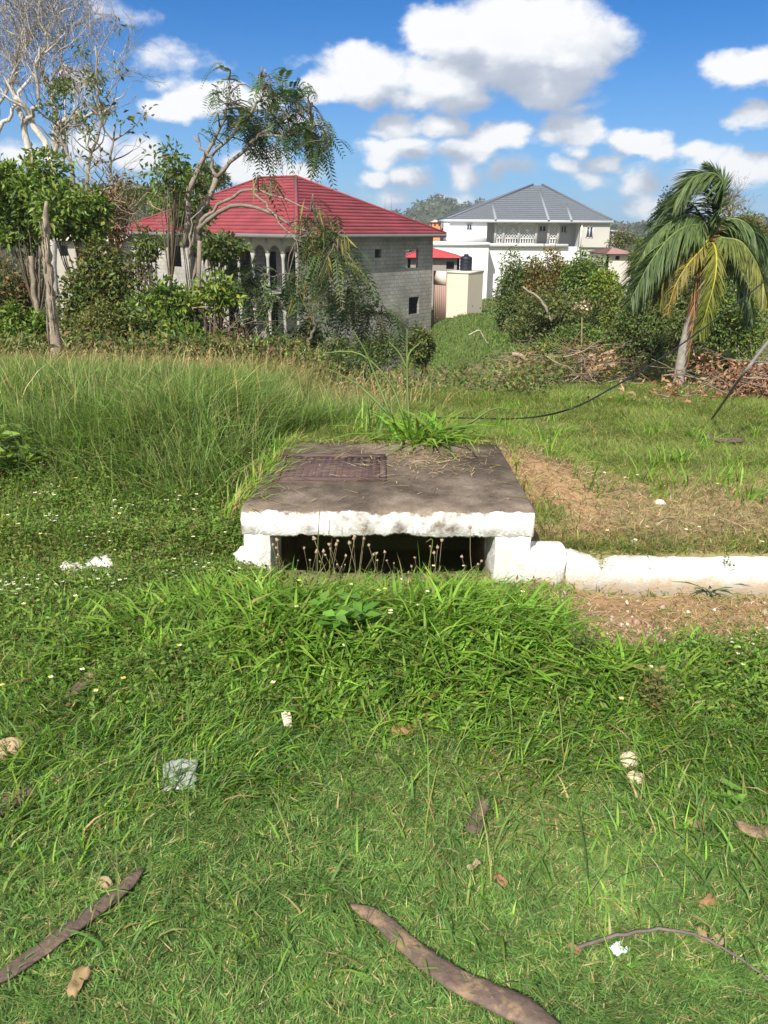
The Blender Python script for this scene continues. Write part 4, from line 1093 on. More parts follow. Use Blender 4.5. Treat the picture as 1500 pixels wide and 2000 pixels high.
shrub('shrub', 'small bright leaved shrub just right of the pale slim trunk', 405, 555, 60, 20, 13.2, YGR + GRN, 200, .17, 78, nclump=10)
shrub('shrub', 'dark bush in the gap between the dead trunk and the block house', 190, 545, 80, 60, 14.5, DKG + OLV, 2200, .15, 79, nclump=22)
shrub('shrub', 'yellowish small leaved bush right of the dead trunk', 175, 640, 75, 48, 12.5, OLV, 2600, .095, 80, nclump=22)
shrub('shrub', 'deep green bush left of the dead trunk near the frame edge', 45, 650, 70, 55, 13, GRN, 1700, .15, 81, nclump=20)
shrub('shrub', 'dark bush behind the tall dry grass left of the lower verandah', 270, 650, 85, 60, 13, DKG, 2300, .14, 82, nclump=24)
shrub('shrub', 'glossy bush behind the tall dry grass under the block house windows', 365, 665, 60, 38, 12.6, GRN, 900, .16, 83, nclump=18)
shrub('dead_shrub', 'grey brown withered bush in front of the basement columns', 450, 672, 60, 40, 13.4, BRN + [((.16, .14, .11), 3)], 700, .13, 84, nclump=18, extra=vines)
shrub('shrub', 'shaded bush at the foot of the block house corner', 550, 690, 65, 36, 14.5, DKG, 900, .15, 85, nclump=16)
shrub('shrub', 'leafy vine covered bush low on the right wall of the block house', 690, 706, 80, 20, 17, DKG + FEA, 700, .14, 86, nclump=22)
shrub('shrub', 'dark low bush in the shade under the right wall of the block house', 735, 668, 60, 20, 27, DKG, 700, .17, 861, nclump=14)
shrub('shrub', 'dark low bush left of the bush under the right wall of the block house', 655, 672, 45, 18, 25, DKG, 500, .17, 862, nclump=12)
shrub('shrub', 'bush climbing the right end of the block house beside the banana plants', 822, 655, 30, 22, 24, DKG + OLV, 1300, .17, 87, nclump=16)
shrub('shrub', 'dark tangle of undergrowth in front of the far left trunks', 20, 560, 60, 70, 17, DKG + BRN, 1500, .16, 88, nclump=18)
shrub('shrub', 'row of dark bushes in the dip behind the seed grass', 270, 715, 200, 24, 14, DKG, 2600, .14, 89, nclump=26)
for k, (px, py, rx, ry, Y, lab, tk) in enumerate([(300, 600, 60, 50, 14.2, 'thin stemmed leafy shrub before the pale left wall of the block house', 318), (380, 620, 66, 44, 14.6, 'ragged shrub between the sapling and the lower verandah', 392), (250, 520, 50, 60, 15.2, 'ragged dark tree filling the gap left of the block house', 240), (290, 480, 40, 34, 14.8, 'small dark leaved tree over the left eave of the block house', 300), (600, 660, 40, 36, 15.6, 'thin dark shrub at the near corner of the block house', 604)]):
    shrub('slim_tree', lab, px, py, rx, ry, Y, (GRN, DKG + OLV, DKG + BRN, DKG, DKG)[k], 330, .16, 500 + k, 'tree', nclump=17, trunk=tk, wd=.4)
for k, (px, py, rx, ry, Y, pal) in enumerate([(280, 380, 60, 20, 70, OLV), (330, 400, 50, 25, 60, GRN), (235, 400, 50, 25, 75, DKG), (400, 345, 45, 28, 62, DKG), (120, 430, 70, 25, 66, OLV), (10, 440, 60, 35, 60, DKG)]):
    shrub('background_tree', ['olive round tree on the slope beyond the dead vines', 'yellow green tree beyond the left end of the red roof', 'dark tree on the slope behind the dry tangle', 'dark tree just above the left hip of the red roof', 'olive tree behind the white roofed house', 'dark tree behind the white roofed house at the frame edge'][k], px, py, rx, ry, Y, pal, 1300, .42, 400 + k, 'tree', 'trees behind the red roofed house', nclump=18, trunk=px)

# ---- right side bushes and trees
shrub('broadleaf_tree', 'dark round tree in front of the white lower walls of the grey roofed house', 1015, 550, 62, 64, 34, DKG, 3200, .22, 91, 'tree', nclump=28)
shrub('broadleaf_tree', 'tree with orange brown withered top below the arched verandah', 1075, 525, 55, 38, 33, ORG + OLV, 2200, .20, 92, 'tree', nclump=20)
shrub('broadleaf_tree', 'round fresh green tree below the right block of the grey roofed house', 1150, 528, 52, 40, 32, GRN, 2400, .20, 93, 'tree', nclump=22)
shrub('broadleaf_tree', 'small yellow green tree left of the palm fronds', 1185, 556, 32, 28, 27, YGR, 900, .20, 94, 'tree', nclump=12, trunk=1190)
shrub('shrub', 'yellowish bush under the yellow green tree beside the palm', 1215, 600, 45, 45, 26, OLV + YGR, 1600, .17, 95, nclump=18)
def pale_branch(tm, cm, rng, c, rr): limb(tm, [(1078, 628, 28), (1060, 590, 28), (1022, 560, 28)], .055, .03, rng, (.30, .26, .2))
shrub('shrub', 'large dark bush with a pale bare branch across it', 1085, 610, 100, 50, 29, DKG + OLV, 3600, .19, 96, nclump=30, extra=pale_branch)
shrub('shrub', 'low dark bush on the slope below the round tree', 1000, 590, 35, 25, 33, DKG, 900, .18, 97, nclump=12)
shrub('shrub', 'wide bush of small leaves behind the cut logs', 1130, 675, 90, 48, 22, DKG + GRN, 4200, .15, 98, nclump=32)
shrub('shrub', 'dark bush directly left of the palm trunk', 1260, 655, 65, 75, 20, DKG, 4200, .14, 99, nclump=32)
shrub('shrub', 'olive bush behind the palm trunk', 1340, 610, 60, 90, 23, OLV + DKG, 3800, .16, 100, nclump=30)
shrub('shrub', 'dark green thicket right of the palm trunk', 1440, 610, 75, 80, 22, DKG + GRN, 4200, .16, 101, nclump=30)
shrub('shrub', 'low bright green bush right of the palm foot', 1385, 705, 55, 28, 18, GRN, 1500, .13, 102, nclump=16)
shrub('shrub', 'small bright bush at the right end of the dry branches', 1070, 705, 40, 32, 18, GRN, 1300, .13, 103, nclump=14)
shrub('dark_tree', 'dark feathery pine like tree rising behind the left fronds of the palm', 1305, 440, 42, 70, 58, [((.020, .038, .020), 3), ((.030, .05, .025), 2)], 3000, .34, 104, 'tree', nclump=30, trunk=1305, wd=.3)
shrub('background_tree', 'olive tree behind the right fronds of the palm', 1460, 470, 60, 50, 44, OLV, 2200, .30, 105, 'tree', nclump=22, trunk=1460)
shrub('background_tree', 'round olive bush beside the dull pink roofed house', 1215, 470, 28, 16, 78, OLV, 900, .34, 106, 'tree', nclump=12, trunk=1215)
shrub('background_tree', 'green tree filling the gap between the palm and the dull pink roof', 1250, 505, 40, 32, 52, OLV + GRN, 1500, .28, 107, 'tree', nclump=16, trunk=1250)
shrub('background_tree', 'green tree behind the palm crown', 1400, 500, 60, 55, 50, DKG, 2200, .30, 108, 'tree', nclump=20, trunk=1400)
thin_bare('grey leafless twiggy tree showing above the right fronds of the palm', [(1440, 540), (1430, 470), (1425, 420), (1420, 395)], 46, .14, 55, 34, 3, OLV, 10, 'bare_tree', lev=3, tuft=.5, leaf=.25)
# thin sapling with a pale flower head
rng = np.random.default_rng(62)
b = foot(P(1137, 740, 16.5).x, 16.5); t = thing('flowering_sapling', 'thin straight stem with a pale pinkish flower head in front of the bushes', 'plant', b)
tm, cm = MB(), MB(); top = P(1137, 597, 16.5); tube(tm, spline([b, P(1136, 670, 16.5), top], 8), np.linspace(.022, .010, 8), 6, (.30, .25, .15)); tm.build('trunk', M_BARK, t)
clump(cm, np.array(top), (.17, .13, .07), 60, .07, .045, [((.42, .31, .24), 2), ((.50, .41, .33), 2), ((.36, .22, .14), 1)], rng); cm.build('crown', M_DRY, t)

# ---- banana plants
def banana(label, px, py, Y, h, seed, n=7):
    rng = np.random.default_rng(seed); b = foot(P(px, py, Y).x, Y); t = thing('banana_plant', label, 'banana plant', b, 'banana plants by the block house')
    tm = MB(); top = np.array(b) + [rng.normal(0, .08), 0, h]; tube(tm, spline([b, top], 6), np.linspace(.16, .09, 6), 9, (.17, .12, .07)); tm.build('trunk', M_BARK, t, smooth=True)
    for k in range(n):
        az = k * 2.4 + rng.normal(0, .3); d = np.array([math.cos(az), math.sin(az), 0]); L = rng.uniform(1.1, 1.6); ws = rng.uniform(.34, .46)
        tt = np.linspace(0, 1, 9); c = top + d * (L * tt * .85)[:, None] + np.array([0, 0, 1.]) * (L * (.85 * tt - .95 * tt ** 2.2))[:, None]
        s = np.array([-d[1], d[0], 0]); w = ws * np.sin(np.pi * np.clip(tt * .96 + .03, 0, 1)) ** .6 * .5
        V = np.stack([c - s * w[:, None] + [0, 0, -.0] + np.array([0, 0, 1.]) * (w * .35)[:, None], c, c + s * w[:, None] + np.array([0, 0, 1.]) * (w * .35)[:, None]], 1).reshape(-1, 3)
        Q = [(3 * i + j, 3 * i + j + 1, 3 * i + j + 4, 3 * i + j + 3) for i in range(8) for j in (0, 1)]
        mb = MB(); mb.add(V, Q, None, pick(rng, 1, [((.075, .17, .025), 2), ((.12, .22, .04), 1)])[0]); mb.build('leaf', M_LEAF, t)
banana('taller banana plant with broad arching leaves beside the block house', 866, 680, 25, 1.15, 63)
banana('shorter banana plant right against the bush at the block house corner', 846, 682, 24, .9, 64, 6)

# ---- palm
YP = 15.6
rng = np.random.default_rng(65)
pb = foot(P(1325, 752, YP).x, YP, .15)
palm = thing('palm_tree', 'coconut palm with windblown fronds and a slim leaning grey trunk', 'palm tree', pb)
ppts = spline([pb, P(1332, 700, YP), P(1345, 640, YP), P(1362, 570, YP), P(1384, 470, YP)], 40)
prr = np.linspace(.105, .080, 40); prr[:5] *= np.linspace(1.35, 1.02, 5); prr[::2] *= 1.045
tm = MB(); tube(tm, ppts, prr, 12, (.30, .27, .235)); tm.build('trunk', M_BARK, palm)
fm = MB(); c0 = np.array(P(1386, 455, YP))
clump(fm, np.array(P(1380, 480, YP)), (.16, .16, .35), 110, .32, .06, [((.22, .15, .08), 2), ((.30, .22, .11), 1)], rng); fm.build('husk_fibre', M_DRY, palm)
PALM_G = (.068, .110, .042); PALM_L = (.11, .155, .05); PALM_Y = (.17, .165, .025); PALM_B = (.27, .14, .05)
def frond(pix, col, col2, L, seed, w=.030, hang=.7, wind=-.22, n=110, rib=None):
    rng = np.random.default_rng(seed); L = L * .72
    pts = spline([P(1385, 462, YP)] + [P(*q) for q in pix], 40)
    mb = MB(); rib = rib or (np.array(col) * 1.6 + [.03, .03, 0])
    tube(mb, pts, np.linspace(.024, .005, 40), 5, rib)
    tg = unit(np.gradient(pts, axis=0))
    B, A, NN, LL_, CC_ = [], [], [], [], []
    for s in (1, -1):
        u_ = np.linspace(.10, .995, n) + rng.normal(0, .003, n); i = np.clip(u_ * 39, 0, 38.99); k = i.astype(int); f = (i - k)[:, None]
        p = pts[k] * (1 - f) + pts[k + 1] * f; tgt = tg[k]
        sd_ = unit(np.cross(tgt, np.array([0, -.35, 1.])))
        ax = unit(sd_ * s * .75 + tgt * .75 + np.array([wind, 0, -hang * .55]) + rng.normal(0, .17, (n, 3)))
        ln = L * (np.sin(np.pi * np.clip(u_ * .93 + .06, 0, 1)) ** .55 * .85 + .15) * rng.uniform(.85, 1.1, n)
        cl = np.array(col) * (1 - u_[:, None]) + np.array(col2) * u_[:, None]; cl = cl * rng.uniform(.75, 1.3, (n, 1))
        # each leaflet: a strip that bends down
        t_ = [0, .35, .7, 1]; wp = [.7, 1, .7, 0]; V = []
        nr = unit(np.cross(ax, np.cross(np.array([0, 0, 1.]), ax)) + rng.normal(0, .3, (n, 3))); wd_ = unit(np.cross(ax, nr))
        for a, q in zip(t_, wp):
            cpt = p + ax * (ln * a)[:, None] + np.array([wind * .6, 0, -1.]) * (ln * hang * .5 * a * a)[:, None]
            if q: V += [cpt - wd_ * w * q / 2, cpt + wd_ * w * q / 2]
            else: V += [cpt]
        V = np.stack(V, 1).reshape(-1, 3); b = (np.arange(n) * 7)[:, None]
        mb.add(V, np.concatenate([b + np.array([[0, 1, 3, 2]]), b + np.array([[2, 3, 5, 4]])]), b + np.array([[4, 5, 6]]), np.repeat(cl, 7, 0))
    return mb.build('frond', M_PALM, palm)
M_PALM = mat_leaf('palm_leaf', .25, .5, .3)
frond([(1402, 400, YP), (1398, 350, YP), (1365, 335, YP + .1), (1335, 362, YP + .1)], PALM_G, PALM_G, .75, 1, hang=.5, wind=-.5)
frond([(1408, 405, YP - .2), (1412, 360, YP - .3), (1390, 338, YP - .4), (1350, 350, YP - .5), (1318, 395, YP - .6)], PALM_G, PALM_L, .8, 2, hang=.8, wind=-.35)
frond([(1395, 410, YP + .3), (1375, 365, YP + .4), (1335, 370, YP + .5), (1295, 415, YP + .5)], PALM_G, PALM_G, .75, 3, hang=.7, wind=-.4)
frond([(1365, 425, YP - .2), (1325, 425, YP - .4), (1275, 465, YP - .6), (1240, 525, YP - .7)], PALM_G, PALM_L, .85, 4)
frond([(1360, 440, YP - .4), (1318, 455, YP - .7), (1272, 510, YP - .9), (1232, 585, YP - 1)], PALM_L, PALM_G, .85, 5)
frond([(1355, 460, YP + .3), (1310, 480, YP + .5), (1270, 535, YP + .6), (1245, 595, YP + .6)], PALM_G, PALM_G, .8, 6)
frond([(1372, 485, YP - .5), (1345, 515, YP - .8), (1318, 560, YP - .9), (1302, 620, YP - .9)], (.18, .18, .03), (.22, .14, .045), .42, 7, w=.024, rib=(.42, .36, .05), n=54)
frond([(1398, 490, YP - .6), (1397, 540, YP - .9), (1382, 600, YP - 1), (1365, 655, YP - 1)], PALM_Y, (.13, .16, .03), .52, 8, rib=(.45, .40, .05), hang=.8, wind=-.05)
frond([(1410, 435, YP), (1440, 428, YP - .1), (1470, 450, YP - .2), (1482, 500, YP - .2)], PALM_L, PALM_G, .7, 9, wind=-.1)
frond([(1415, 465, YP - .3), (1450, 475, YP - .5), (1482, 525, YP - .6), (1498, 590, YP - .6)], PALM_L, PALM_Y, .75, 10, wind=-.12)
frond([(1410, 485, YP + .2), (1440, 520, YP + .4), (1462, 575, YP + .4), (1470, 630, YP + .4)], PALM_G, PALM_G, .7, 11, wind=-.1)
frond([(1420, 450, YP + .4), (1462, 462, YP + .7), (1505, 500, YP + .9), (1530, 560, YP + .9)], PALM_G, PALM_L, .75, 12)
frond([(1370, 500, YP - .1), (1358, 550, YP - .2), (1355, 620, YP - .25), (1343, 715, YP - .25)], PALM_B, (.22, .13, .06), .34, 13, w=.026, hang=1.1, wind=-.05, n=50)
frond([(1400, 410, YP - .1), (1410, 365, YP - .1), (1402, 338, YP - .1), (1380, 322, YP)], PALM_G, PALM_G, .55, 14, hang=.1, wind=-.6)
frond([(1350, 470, YP - .3), (1325, 500, YP - .5), (1300, 545, YP - .5), (1285, 590, YP - .5)], PALM_L, PALM_Y, .6, 15)
frond([(1350, 445, YP), (1300, 462, YP - .1), (1262, 500, YP - .2), (1225, 560, YP - .2)], PALM_G, PALM_L, .8, 16)
frond([(1365, 478, YP + .1), (1335, 492, YP + .1), (1305, 525, YP + .2), (1278, 575, YP + .2)], PALM_L, PALM_G, .7, 17)
frond([(1425, 445, YP + .1), (1455, 435, YP + .2), (1490, 455, YP + .3), (1512, 510, YP + .3)], PALM_G, PALM_G, .75, 18, wind=-.1)
frond([(1375, 430, YP + .1), (1345, 395, YP), (1310, 400, YP), (1275, 440, YP)], PALM_G, PALM_G, .75, 19, wind=-.35)
for k in range(9):
    q = P(1383 + [-6, 10, 0, 14, -12, 4, -4, 16, 8][k], 492 + [0, 6, 12, 16, 16, 22, 26, 28, 34][k] * .9, YP - .18 + .05 * (k % 3))
    V = []; mb = MB(); zz = np.linspace(-1, 1, 9); tube(mb, [(q.x, q.y, q.z - .12 * a) for a in zz], .095 * np.sqrt(np.clip(1 - zz ** 2, .01, 1)) * (1 - .12 * zz), 9, (.17, .17, .05) if k % 3 else (.26, .18, .07))
    mb.build('coconut', M_METAL, palm, smooth=True)

# ---- far woods covering the hills
rng = np.random.default_rng(66)
mb = MB(); n = 8500
yy = np.exp(rng.uniform(math.log(95), math.log(720), n)); ax_ = rng.uniform(-.62, .62, n); xx = ax_ * yy
zz = gz(xx, yy); keep = ~((yy < 125) & (xx > 4) & (xx < 24)); xx, yy, zz = xx[keep], yy[keep], zz[keep]; n = len(xx)
per = 22; rad = np.clip(1.3 + yy * .0032, 1.3, 3.2) * rng.uniform(.6, 1.3, n)
tone = rng.uniform(.7, 1.25, (n, 1)); bc = pick(rng, n, [((.085, .105, .045), 3), ((.11, .12, .055), 2), ((.14, .125, .06), 1.2), ((.06, .08, .038), 2)], .1)
d = unit(rng.normal(0, 1, (n * per, 3))); d[:, 2] = np.abs(d[:, 2]); rp = np.repeat(rad, per)[:, None]
pos = np.repeat(np.stack([xx, yy, zz], 1), per, 0) + d * rp * rng.uniform(.5, 1, (n * per, 1)) * [1, 1, 1.15]
leaves(mb, pos, rng.normal(0, 1, (n * per, 3)) + d * .3, d + rng.normal(0, .35, (n * per, 3)), np.repeat(rad, per) * .75, np.repeat(rad, per) * .55, np.repeat(bc, per, 0) * rng.uniform(.75, 1.3, (n * per, 1)), .1)
tag(mb.build('far_woods', M_LEAF), 'olive green woods covering the plain and hills far behind the houses', 'woods', kind='stuff')
# ------------------------------------------------------------------ grass and ground cover
def scat(n, y0, y1, rng, power=1.0, margin=1.14, xlim=None):
    """points on the ground in the view's wedge (a little wider than the view)"""
    t = rng.random(n); y = (y0 ** (1 + 0) + 0) * (y1 / y0) ** (t ** power)
    hw = .478 * (.942 * y + .56) * margin
    x = rng.uniform(-1, 1, n) * hw
    return x, y
def put(x, y): return np.stack([x, y, gz(x, y) - .005], 1)
def field_az(x, y, rng, s=.8, spread=1.0, seed=0):
    return fbm(x * s, y * s, 200 + seed, 2) * 9 + rng.normal(0, spread, len(x))
def keep(rng, p, *arrs):
    k = rng.random(len(p)) < p
    return [a[k] for a in arrs]
LAWN = [((0.154, 0.274, 0.074), 4), ((0.184, 0.311, 0.086), 3), ((0.115, 0.213, 0.059), 2), ((0.258, 0.325, 0.095), 1), ((.50, .41, .22), 1.1)]
BROAD = [((0.216, 0.376, 0.050), 4), ((0.268, 0.431, 0.069), 3), ((0.138, 0.260, 0.038), 2), ((.22, .25, .06), .5), ((.33, .25, .10), .2)]
TALLG = [((0.206, 0.302, 0.083), 4), ((0.259, 0.356, 0.109), 3), ((0.073, 0.147, 0.037), 2), ((.25, .26, .09), 1), ((.34, .29, .14), .5)]
STRAW = [((.42, .32, .16), 3), ((.33, .24, .12), 3), ((.52, .42, .24), 2), ((.22, .15, .08), 1)]
def slab_free(x, y): return ~((x > -.63) & (x < .73) & (y > 3.44) & (y < 4.78))
rng = np.random.default_rng(700)

# short lawn at the front
mb = MB()
x, y = scat(200000, 1.0, 3.1, rng, .9)
ba, dr = in_patch(x, y); cl = fbm(x * 7, y * 7, 71, 3)
x, y, dr, cl = keep(rng, (1 - .95 * ba) * (1 - .72 * dr) * np.clip(.35 + 1.2 * cl, 0, 1) * (1 - sst(2.3, 3.1, y + .8 * (fbm(x * 1.7, y * 1.7, 86) - .5)) * .6), x, y, dr, cl); n = len(x)
h = (.016 + .030 * rng.random(n)) * (.7 + .8 * fbm(x * 2.1, y * 2.1, 73)) * (1 + .5 * sst(1.9, 2.6, y))
blades(mb, put(x, y), h, rng.uniform(.0026, .0050, n), field_az(x, y, rng, 1.6, 1.9), rng.uniform(.5, 1.9, n), pick(rng, n, LAWN, .2) * (.95 + .3 * fbm(x * 1.1, y * 1.1, 75))[:, None], rng, 2)
x, y = scat(60000, 1.0, 3.2, rng, .9); ba, dr = in_patch(x, y); x, y = keep(rng, .15 + .8 * dr + .5 * (fbm(x * 4, y * 4, 77) > .6), x, y); n = len(x)
blades(mb, put(x, y) + [0, 0, .004], rng.uniform(.008, .018, n), rng.uniform(.0018, .004, n), rng.uniform(0, 6.3, n), rng.uniform(1.6, 4, n), pick(rng, n, STRAW, .25), rng, 2, sag=.15)
tag(mb.build('lawn_grass', M_GRASS), 'short blue green mown lawn grass in the foreground', 'grass', kind='stuff')

# rank broad grass on the mound before the drain
mb = MB()
x, y = rng.uniform(.6, 3.4, 14000), rng.uniform(2.6, 3.48, 14000); n_ = fbm(x * 4, y * 4, 88); x, y = keep(rng, np.clip((n_ - .52) * 5, 0, .8), x, y); n = len(x)
blades(mb, put(x, y), rng.uniform(.015, .05, n), rng.uniform(.003, .006, n), rng.uniform(0, 6.3, n), rng.uniform(.4, 1.6, n), pick(rng, n, LAWN + STRAW, .2), rng, 2)
x, y = scat(60000, 2.1, 3.5, rng); ba, dr = in_patch(x, y)
dm = np.clip(gauss(x, y, .0, 2.95, .95, .45) * 1.25 + .55 * gauss(x, y, .25, 2.45, .55, .35) + .35 * gauss(x, y, -1.0, 2.75, .7, .4) + .3 * gauss(x, y, 1.25, 2.5, .6, .3), 0, 1)
x, y, dm = keep(rng, dm * (1 - ba) * (fbm(x * 5, y * 5, 81) > .33) * .34, x, y, dm); n = len(x)
h = (.10 + .16 * rng.random(n)) * (.45 + .65 * dm) * (1 - .72 * sst(2.95, 3.4, y)) * (.38 + .62 * sst(2.15, 2.85, y + .5 * (fbm(x * 3, y * 3, 87) - .5)))
blades(mb, put(x, y), h, rng.uniform(.008, .0175, n), field_az(x, y, rng, 1.4, 1.3, 3), rng.uniform(.35, 1.4, n), pick(rng, n, BROAD, .17), rng, 3, sag=.42)
x, y = scat(95000, 1.35, 3.55, rng); ba, dr = in_patch(x, y)
x, y, = keep(rng, (1 - ba) * (.025 + .975 * sst(1.75, 2.75, y + 1.3 * (fbm(x * 1.7, y * 1.7, 86) - .5))) * np.clip(fbm(x * 3, y * 3, 83) * 1.5 - .1, 0, 1), x, y); n = len(x)
blades(mb, put(x, y), rng.uniform(.04, .12, n) * (1 - .45 * sst(2.95, 3.4, y)), rng.uniform(.0035, .008, n), field_az(x, y, rng, 1.2, 1.2, 5), rng.uniform(.3, 1.3, n), pick(rng, n, BROAD + LAWN, .2), rng, 3)
x, y = scat(330, 1.5, 3.4, rng); ba, dr = in_patch(x, y); x, y = keep(rng, 1 - ba, x, y); n = len(x)
blades(mb, put(x, y), rng.uniform(.12, .30, n), rng.uniform(.002, .0045, n), rng.uniform(0, 6.3, n), rng.uniform(.2, 1.0, n), pick(rng, n, TALLG + [((.30, .29, .10), 3)], .2), rng, 4)
tag(mb.build('rank_grass', M_GRASS), 'lush broad bladed green grass on the mound before the drain opening', 'grass', kind='stuff')

# creeping weeds on the left and among the grass
WEED = [((0.167, 0.265, 0.054), 3), ((0.204, 0.306, 0.065), 3), ((0.122, 0.200, 0.042), 2), ((.20, .185, .065), .8), ((.19, .12, .055), .3)]
mb = MB()
x, y = scat(210000, 2.3, 5.3, rng); ba, dr = in_patch(x, y)
w = sst(-.35, -.75, x) * sst(2.35, 2.9, y) * (1 - sst(4.3, 5.2, y)) + .28 * sst(.9, 1.5, x) * sst(2.1, 2.3, y) * (1 - sst(2.7, 3.0, y)) + .14 * (y < 3.4)
x, y = keep(rng, np.clip(w, 0, 1) * np.clip(fbm(x * 4, y * 4, 91) * 1.7 - .25, 0, 1) * (1 - ba) * slab_free(x, y) * np.where((np.abs(y - 3.56) < .16) & (x < -.6), .75, 1), x, y); n = len(x)
p = put(x, y); hh = rng.random(n) ** .8 * .11 * (.4 + 1.2 * fbm(x * 2.5, y * 2.5, 93)); p[:, 2] += hh
leaves(mb, p, np.stack([rng.normal(0, 1, n), rng.normal(0, 1, n), rng.normal(.1, .5, n)], 1), np.stack([rng.normal(0, .55, n), rng.normal(-.25, .55, n), np.ones(n)], 1), rng.uniform(.014, .034, n), rng.uniform(.006, .014, n), pick(rng, n, WEED, .22), .12)
x, y = scat(45000, 2.5, 5.0, rng); x, y = keep(rng, sst(-.3, -.8, x) * slab_free(x, y) * .8 * np.where((np.abs(y - 3.56) < .16) & (x < -.6), .8, 1), x, y); n = len(x)
blades(mb, put(x, y), rng.uniform(.05, .16, n), rng.uniform(.003, .007, n), rng.uniform(0, 6.3, n), rng.uniform(.3, 1.4, n), pick(rng, n, WEED + TALLG, .2), rng, 3)
n = 26000; x = np.where(rng.random(n) < .75, rng.uniform(-4.2, -.64, n), rng.normal(-.72, .08, n)); y = rng.uniform(3.40, 3.78, n); p = put(x, y); p[:, 2] += rng.random(n) ** 1.3 * .10
k_ = rng.random(n) < np.clip(fbm(x * 5, y * 5, 94) * 2.2 - .35, 0, 1); p = p[k_]; n = len(p)
leaves(mb, p, np.stack([rng.normal(0, 1, n), rng.normal(-.4, 1, n), rng.normal(.2, .5, n)], 1), np.stack([rng.normal(0, .5, n), rng.normal(-.5, .5, n), np.ones(n)], 1), rng.uniform(.014, .032, n), rng.uniform(.006, .013, n), pick(rng, n, WEED, .22), .12)
n = 420; x = rng.normal(-.66, .09, n); y = rng.uniform(3.38, 3.50, n)
blades(mb, put(x, y), rng.uniform(.06, .17, n), rng.uniform(.004, .008, n), rng.uniform(0, 6.3, n), rng.uniform(.2, 1.1, n), pick(rng, n, WEED + BROAD + STRAW[:1], .2), rng, 3)
n = 5000; x = rng.uniform(-4.2, -.62, n); y = rng.uniform(3.42, 3.75, n)
blades(mb, put(x, y), rng.uniform(.04, .15, n), rng.uniform(.003, .007, n), rng.uniform(0, 6.3, n), rng.uniform(.3, 1.4, n), pick(rng, n, WEED + STRAW[:1], .2), rng, 3)
tag(mb.build('creeping_weeds', M_GRASS), 'tangle of small leaved creeping weeds left of the drain', 'weeds', kind='stuff')
mb = MB()
cen = [(-1.45, 3.42, .5, .12), (-.95, 3.4, .35, .15), (-2.0, 3.3, .5, .25), (-1.5, 3.15, .4, .12), (1.5, 2.55, .25, .3), (1.35, 2.15, .3, .15), (-.62, 3.4, .12, .15), (-1.2, 3.9, .6, .3), (-1.9, 4.3, .5, .3)]
for cx, cy, rx, ry in cen:
    for k in range(5):
        a, b = cx + rng.normal(0, rx * .5), cy + rng.normal(0, ry * .5); m = rng.integers(2, 9)
        x = a + rng.normal(0, .035, m); y = b + rng.normal(0, .035, m); p = put(x, y); p[:, 2] += rng.uniform(.07, .14, m)
        for j in range(3): leaves(mb, p, np.stack([np.cos(j * 2.1 + p[:, 0] * 99), np.sin(j * 2.1 + p[:, 0] * 99), np.full(m, .15)], 1), np.stack([rng.normal(0, .2, m), rng.normal(-.4, .2, m), np.ones(m)], 1), .0075, .0065, np.tile((.72, .72, .60), (m, 1)) * rng.uniform(.8, 1.05, (m, 1)), 0, .6)
x = rng.uniform(-2.6, 1.9, 130); y = rng.uniform(2.3, 4.6, 130); ba, _ = in_patch(x, y); k = slab_free(x, y) & (ba < .3); x, y = x[k], y[k]; n = len(x); p = put(x, y); p[:, 2] += .13
for j in range(4): leaves(mb, p, np.stack([np.cos(j * 1.6 + x * 50), np.sin(j * 1.6 + x * 50), np.full(n, .1)], 1), np.tile((0, -.3, 1.), (n, 1)), .010, .008, pick(rng, n, [((.75, .62, .12), 2), ((.78, .76, .6), 3)], .1), 0, .6)
tag(mb.build('tiny_flowers', M_DRY), 'scattered tiny white and yellow weed flowers', 'flowers', kind='stuff')

# tall grass on the left, going tan towards the edge of the slope
mb = MB()
x, y = scat(420000, 4.0, 11.6, rng, .9)
edge = -.70 + .12 * (fbm(x * 0 + 3, y * 2, 95) - .5) + .75 * sst(4.9, 7.5, y)
dens = sst(0, -.35, x - edge) * sst(3.65, 4.5, y + .35 * np.clip(-.75 - x, 0, 1.5) * -1) * (.35 + .9 * fbm(x * 1.6, y * 1.6, 97))
x, y = keep(rng, np.clip(dens, 0, 1) * slab_free(x, y) * .52, x, y); n = len(x)
tan = sst(7.0, 10.0, y + 1.6 * (fbm(x * .5, y * .5, 99) - .5))[:, None]
h = (.20 + .30 * rng.random(n)) * (.6 + .6 * fbm(x * .8, y * .8, 101)) * sst(2.8, 4.7, y + .2)
c = pick(rng, n, TALLG, .17); tipc = c * (1 - .75 * tan) + pick(rng, n, STRAW, .15) * .75 * tan
wd = rng.uniform(.003, .0075, n) * (1 + .09 * np.maximum(y - 5, 0))
blades(mb, put(x, y), h, wd, field_az(x, y, rng, .9, 1.5, 7), rng.uniform(.15, 1.35, n), c * (1 - .35 * tan) + tipc * .35 * tan, rng, 3, tipc)
tag(mb.build('tall_grass', M_GRASS), 'tall fine green grass fading to tan on the left behind the drain', 'grass', kind='stuff')
mb = MB()
x, y = scat(5200, 7.6, 12.4, rng); x, y = keep(rng, (.2 + .8 * sst(8.8, 10.2, y)) * sst(1.0, -.4, x) * (fbm(x * 1.2, y * 1.2, 103) > .36) * .8, x, y); n = len(x)
h = rng.uniform(.25, .62, n) * (.6 + .6 * fbm(x * .9, y * .9, 105)); az = rng.normal(.3, 1.2, n); ln = rng.uniform(.1, .8, n)
blades(mb, put(x, y), h, rng.uniform(.006, .011, n), az, ln, pick(rng, n, TAN + [((.26, .28, .10), 3)], .18), rng, 4)
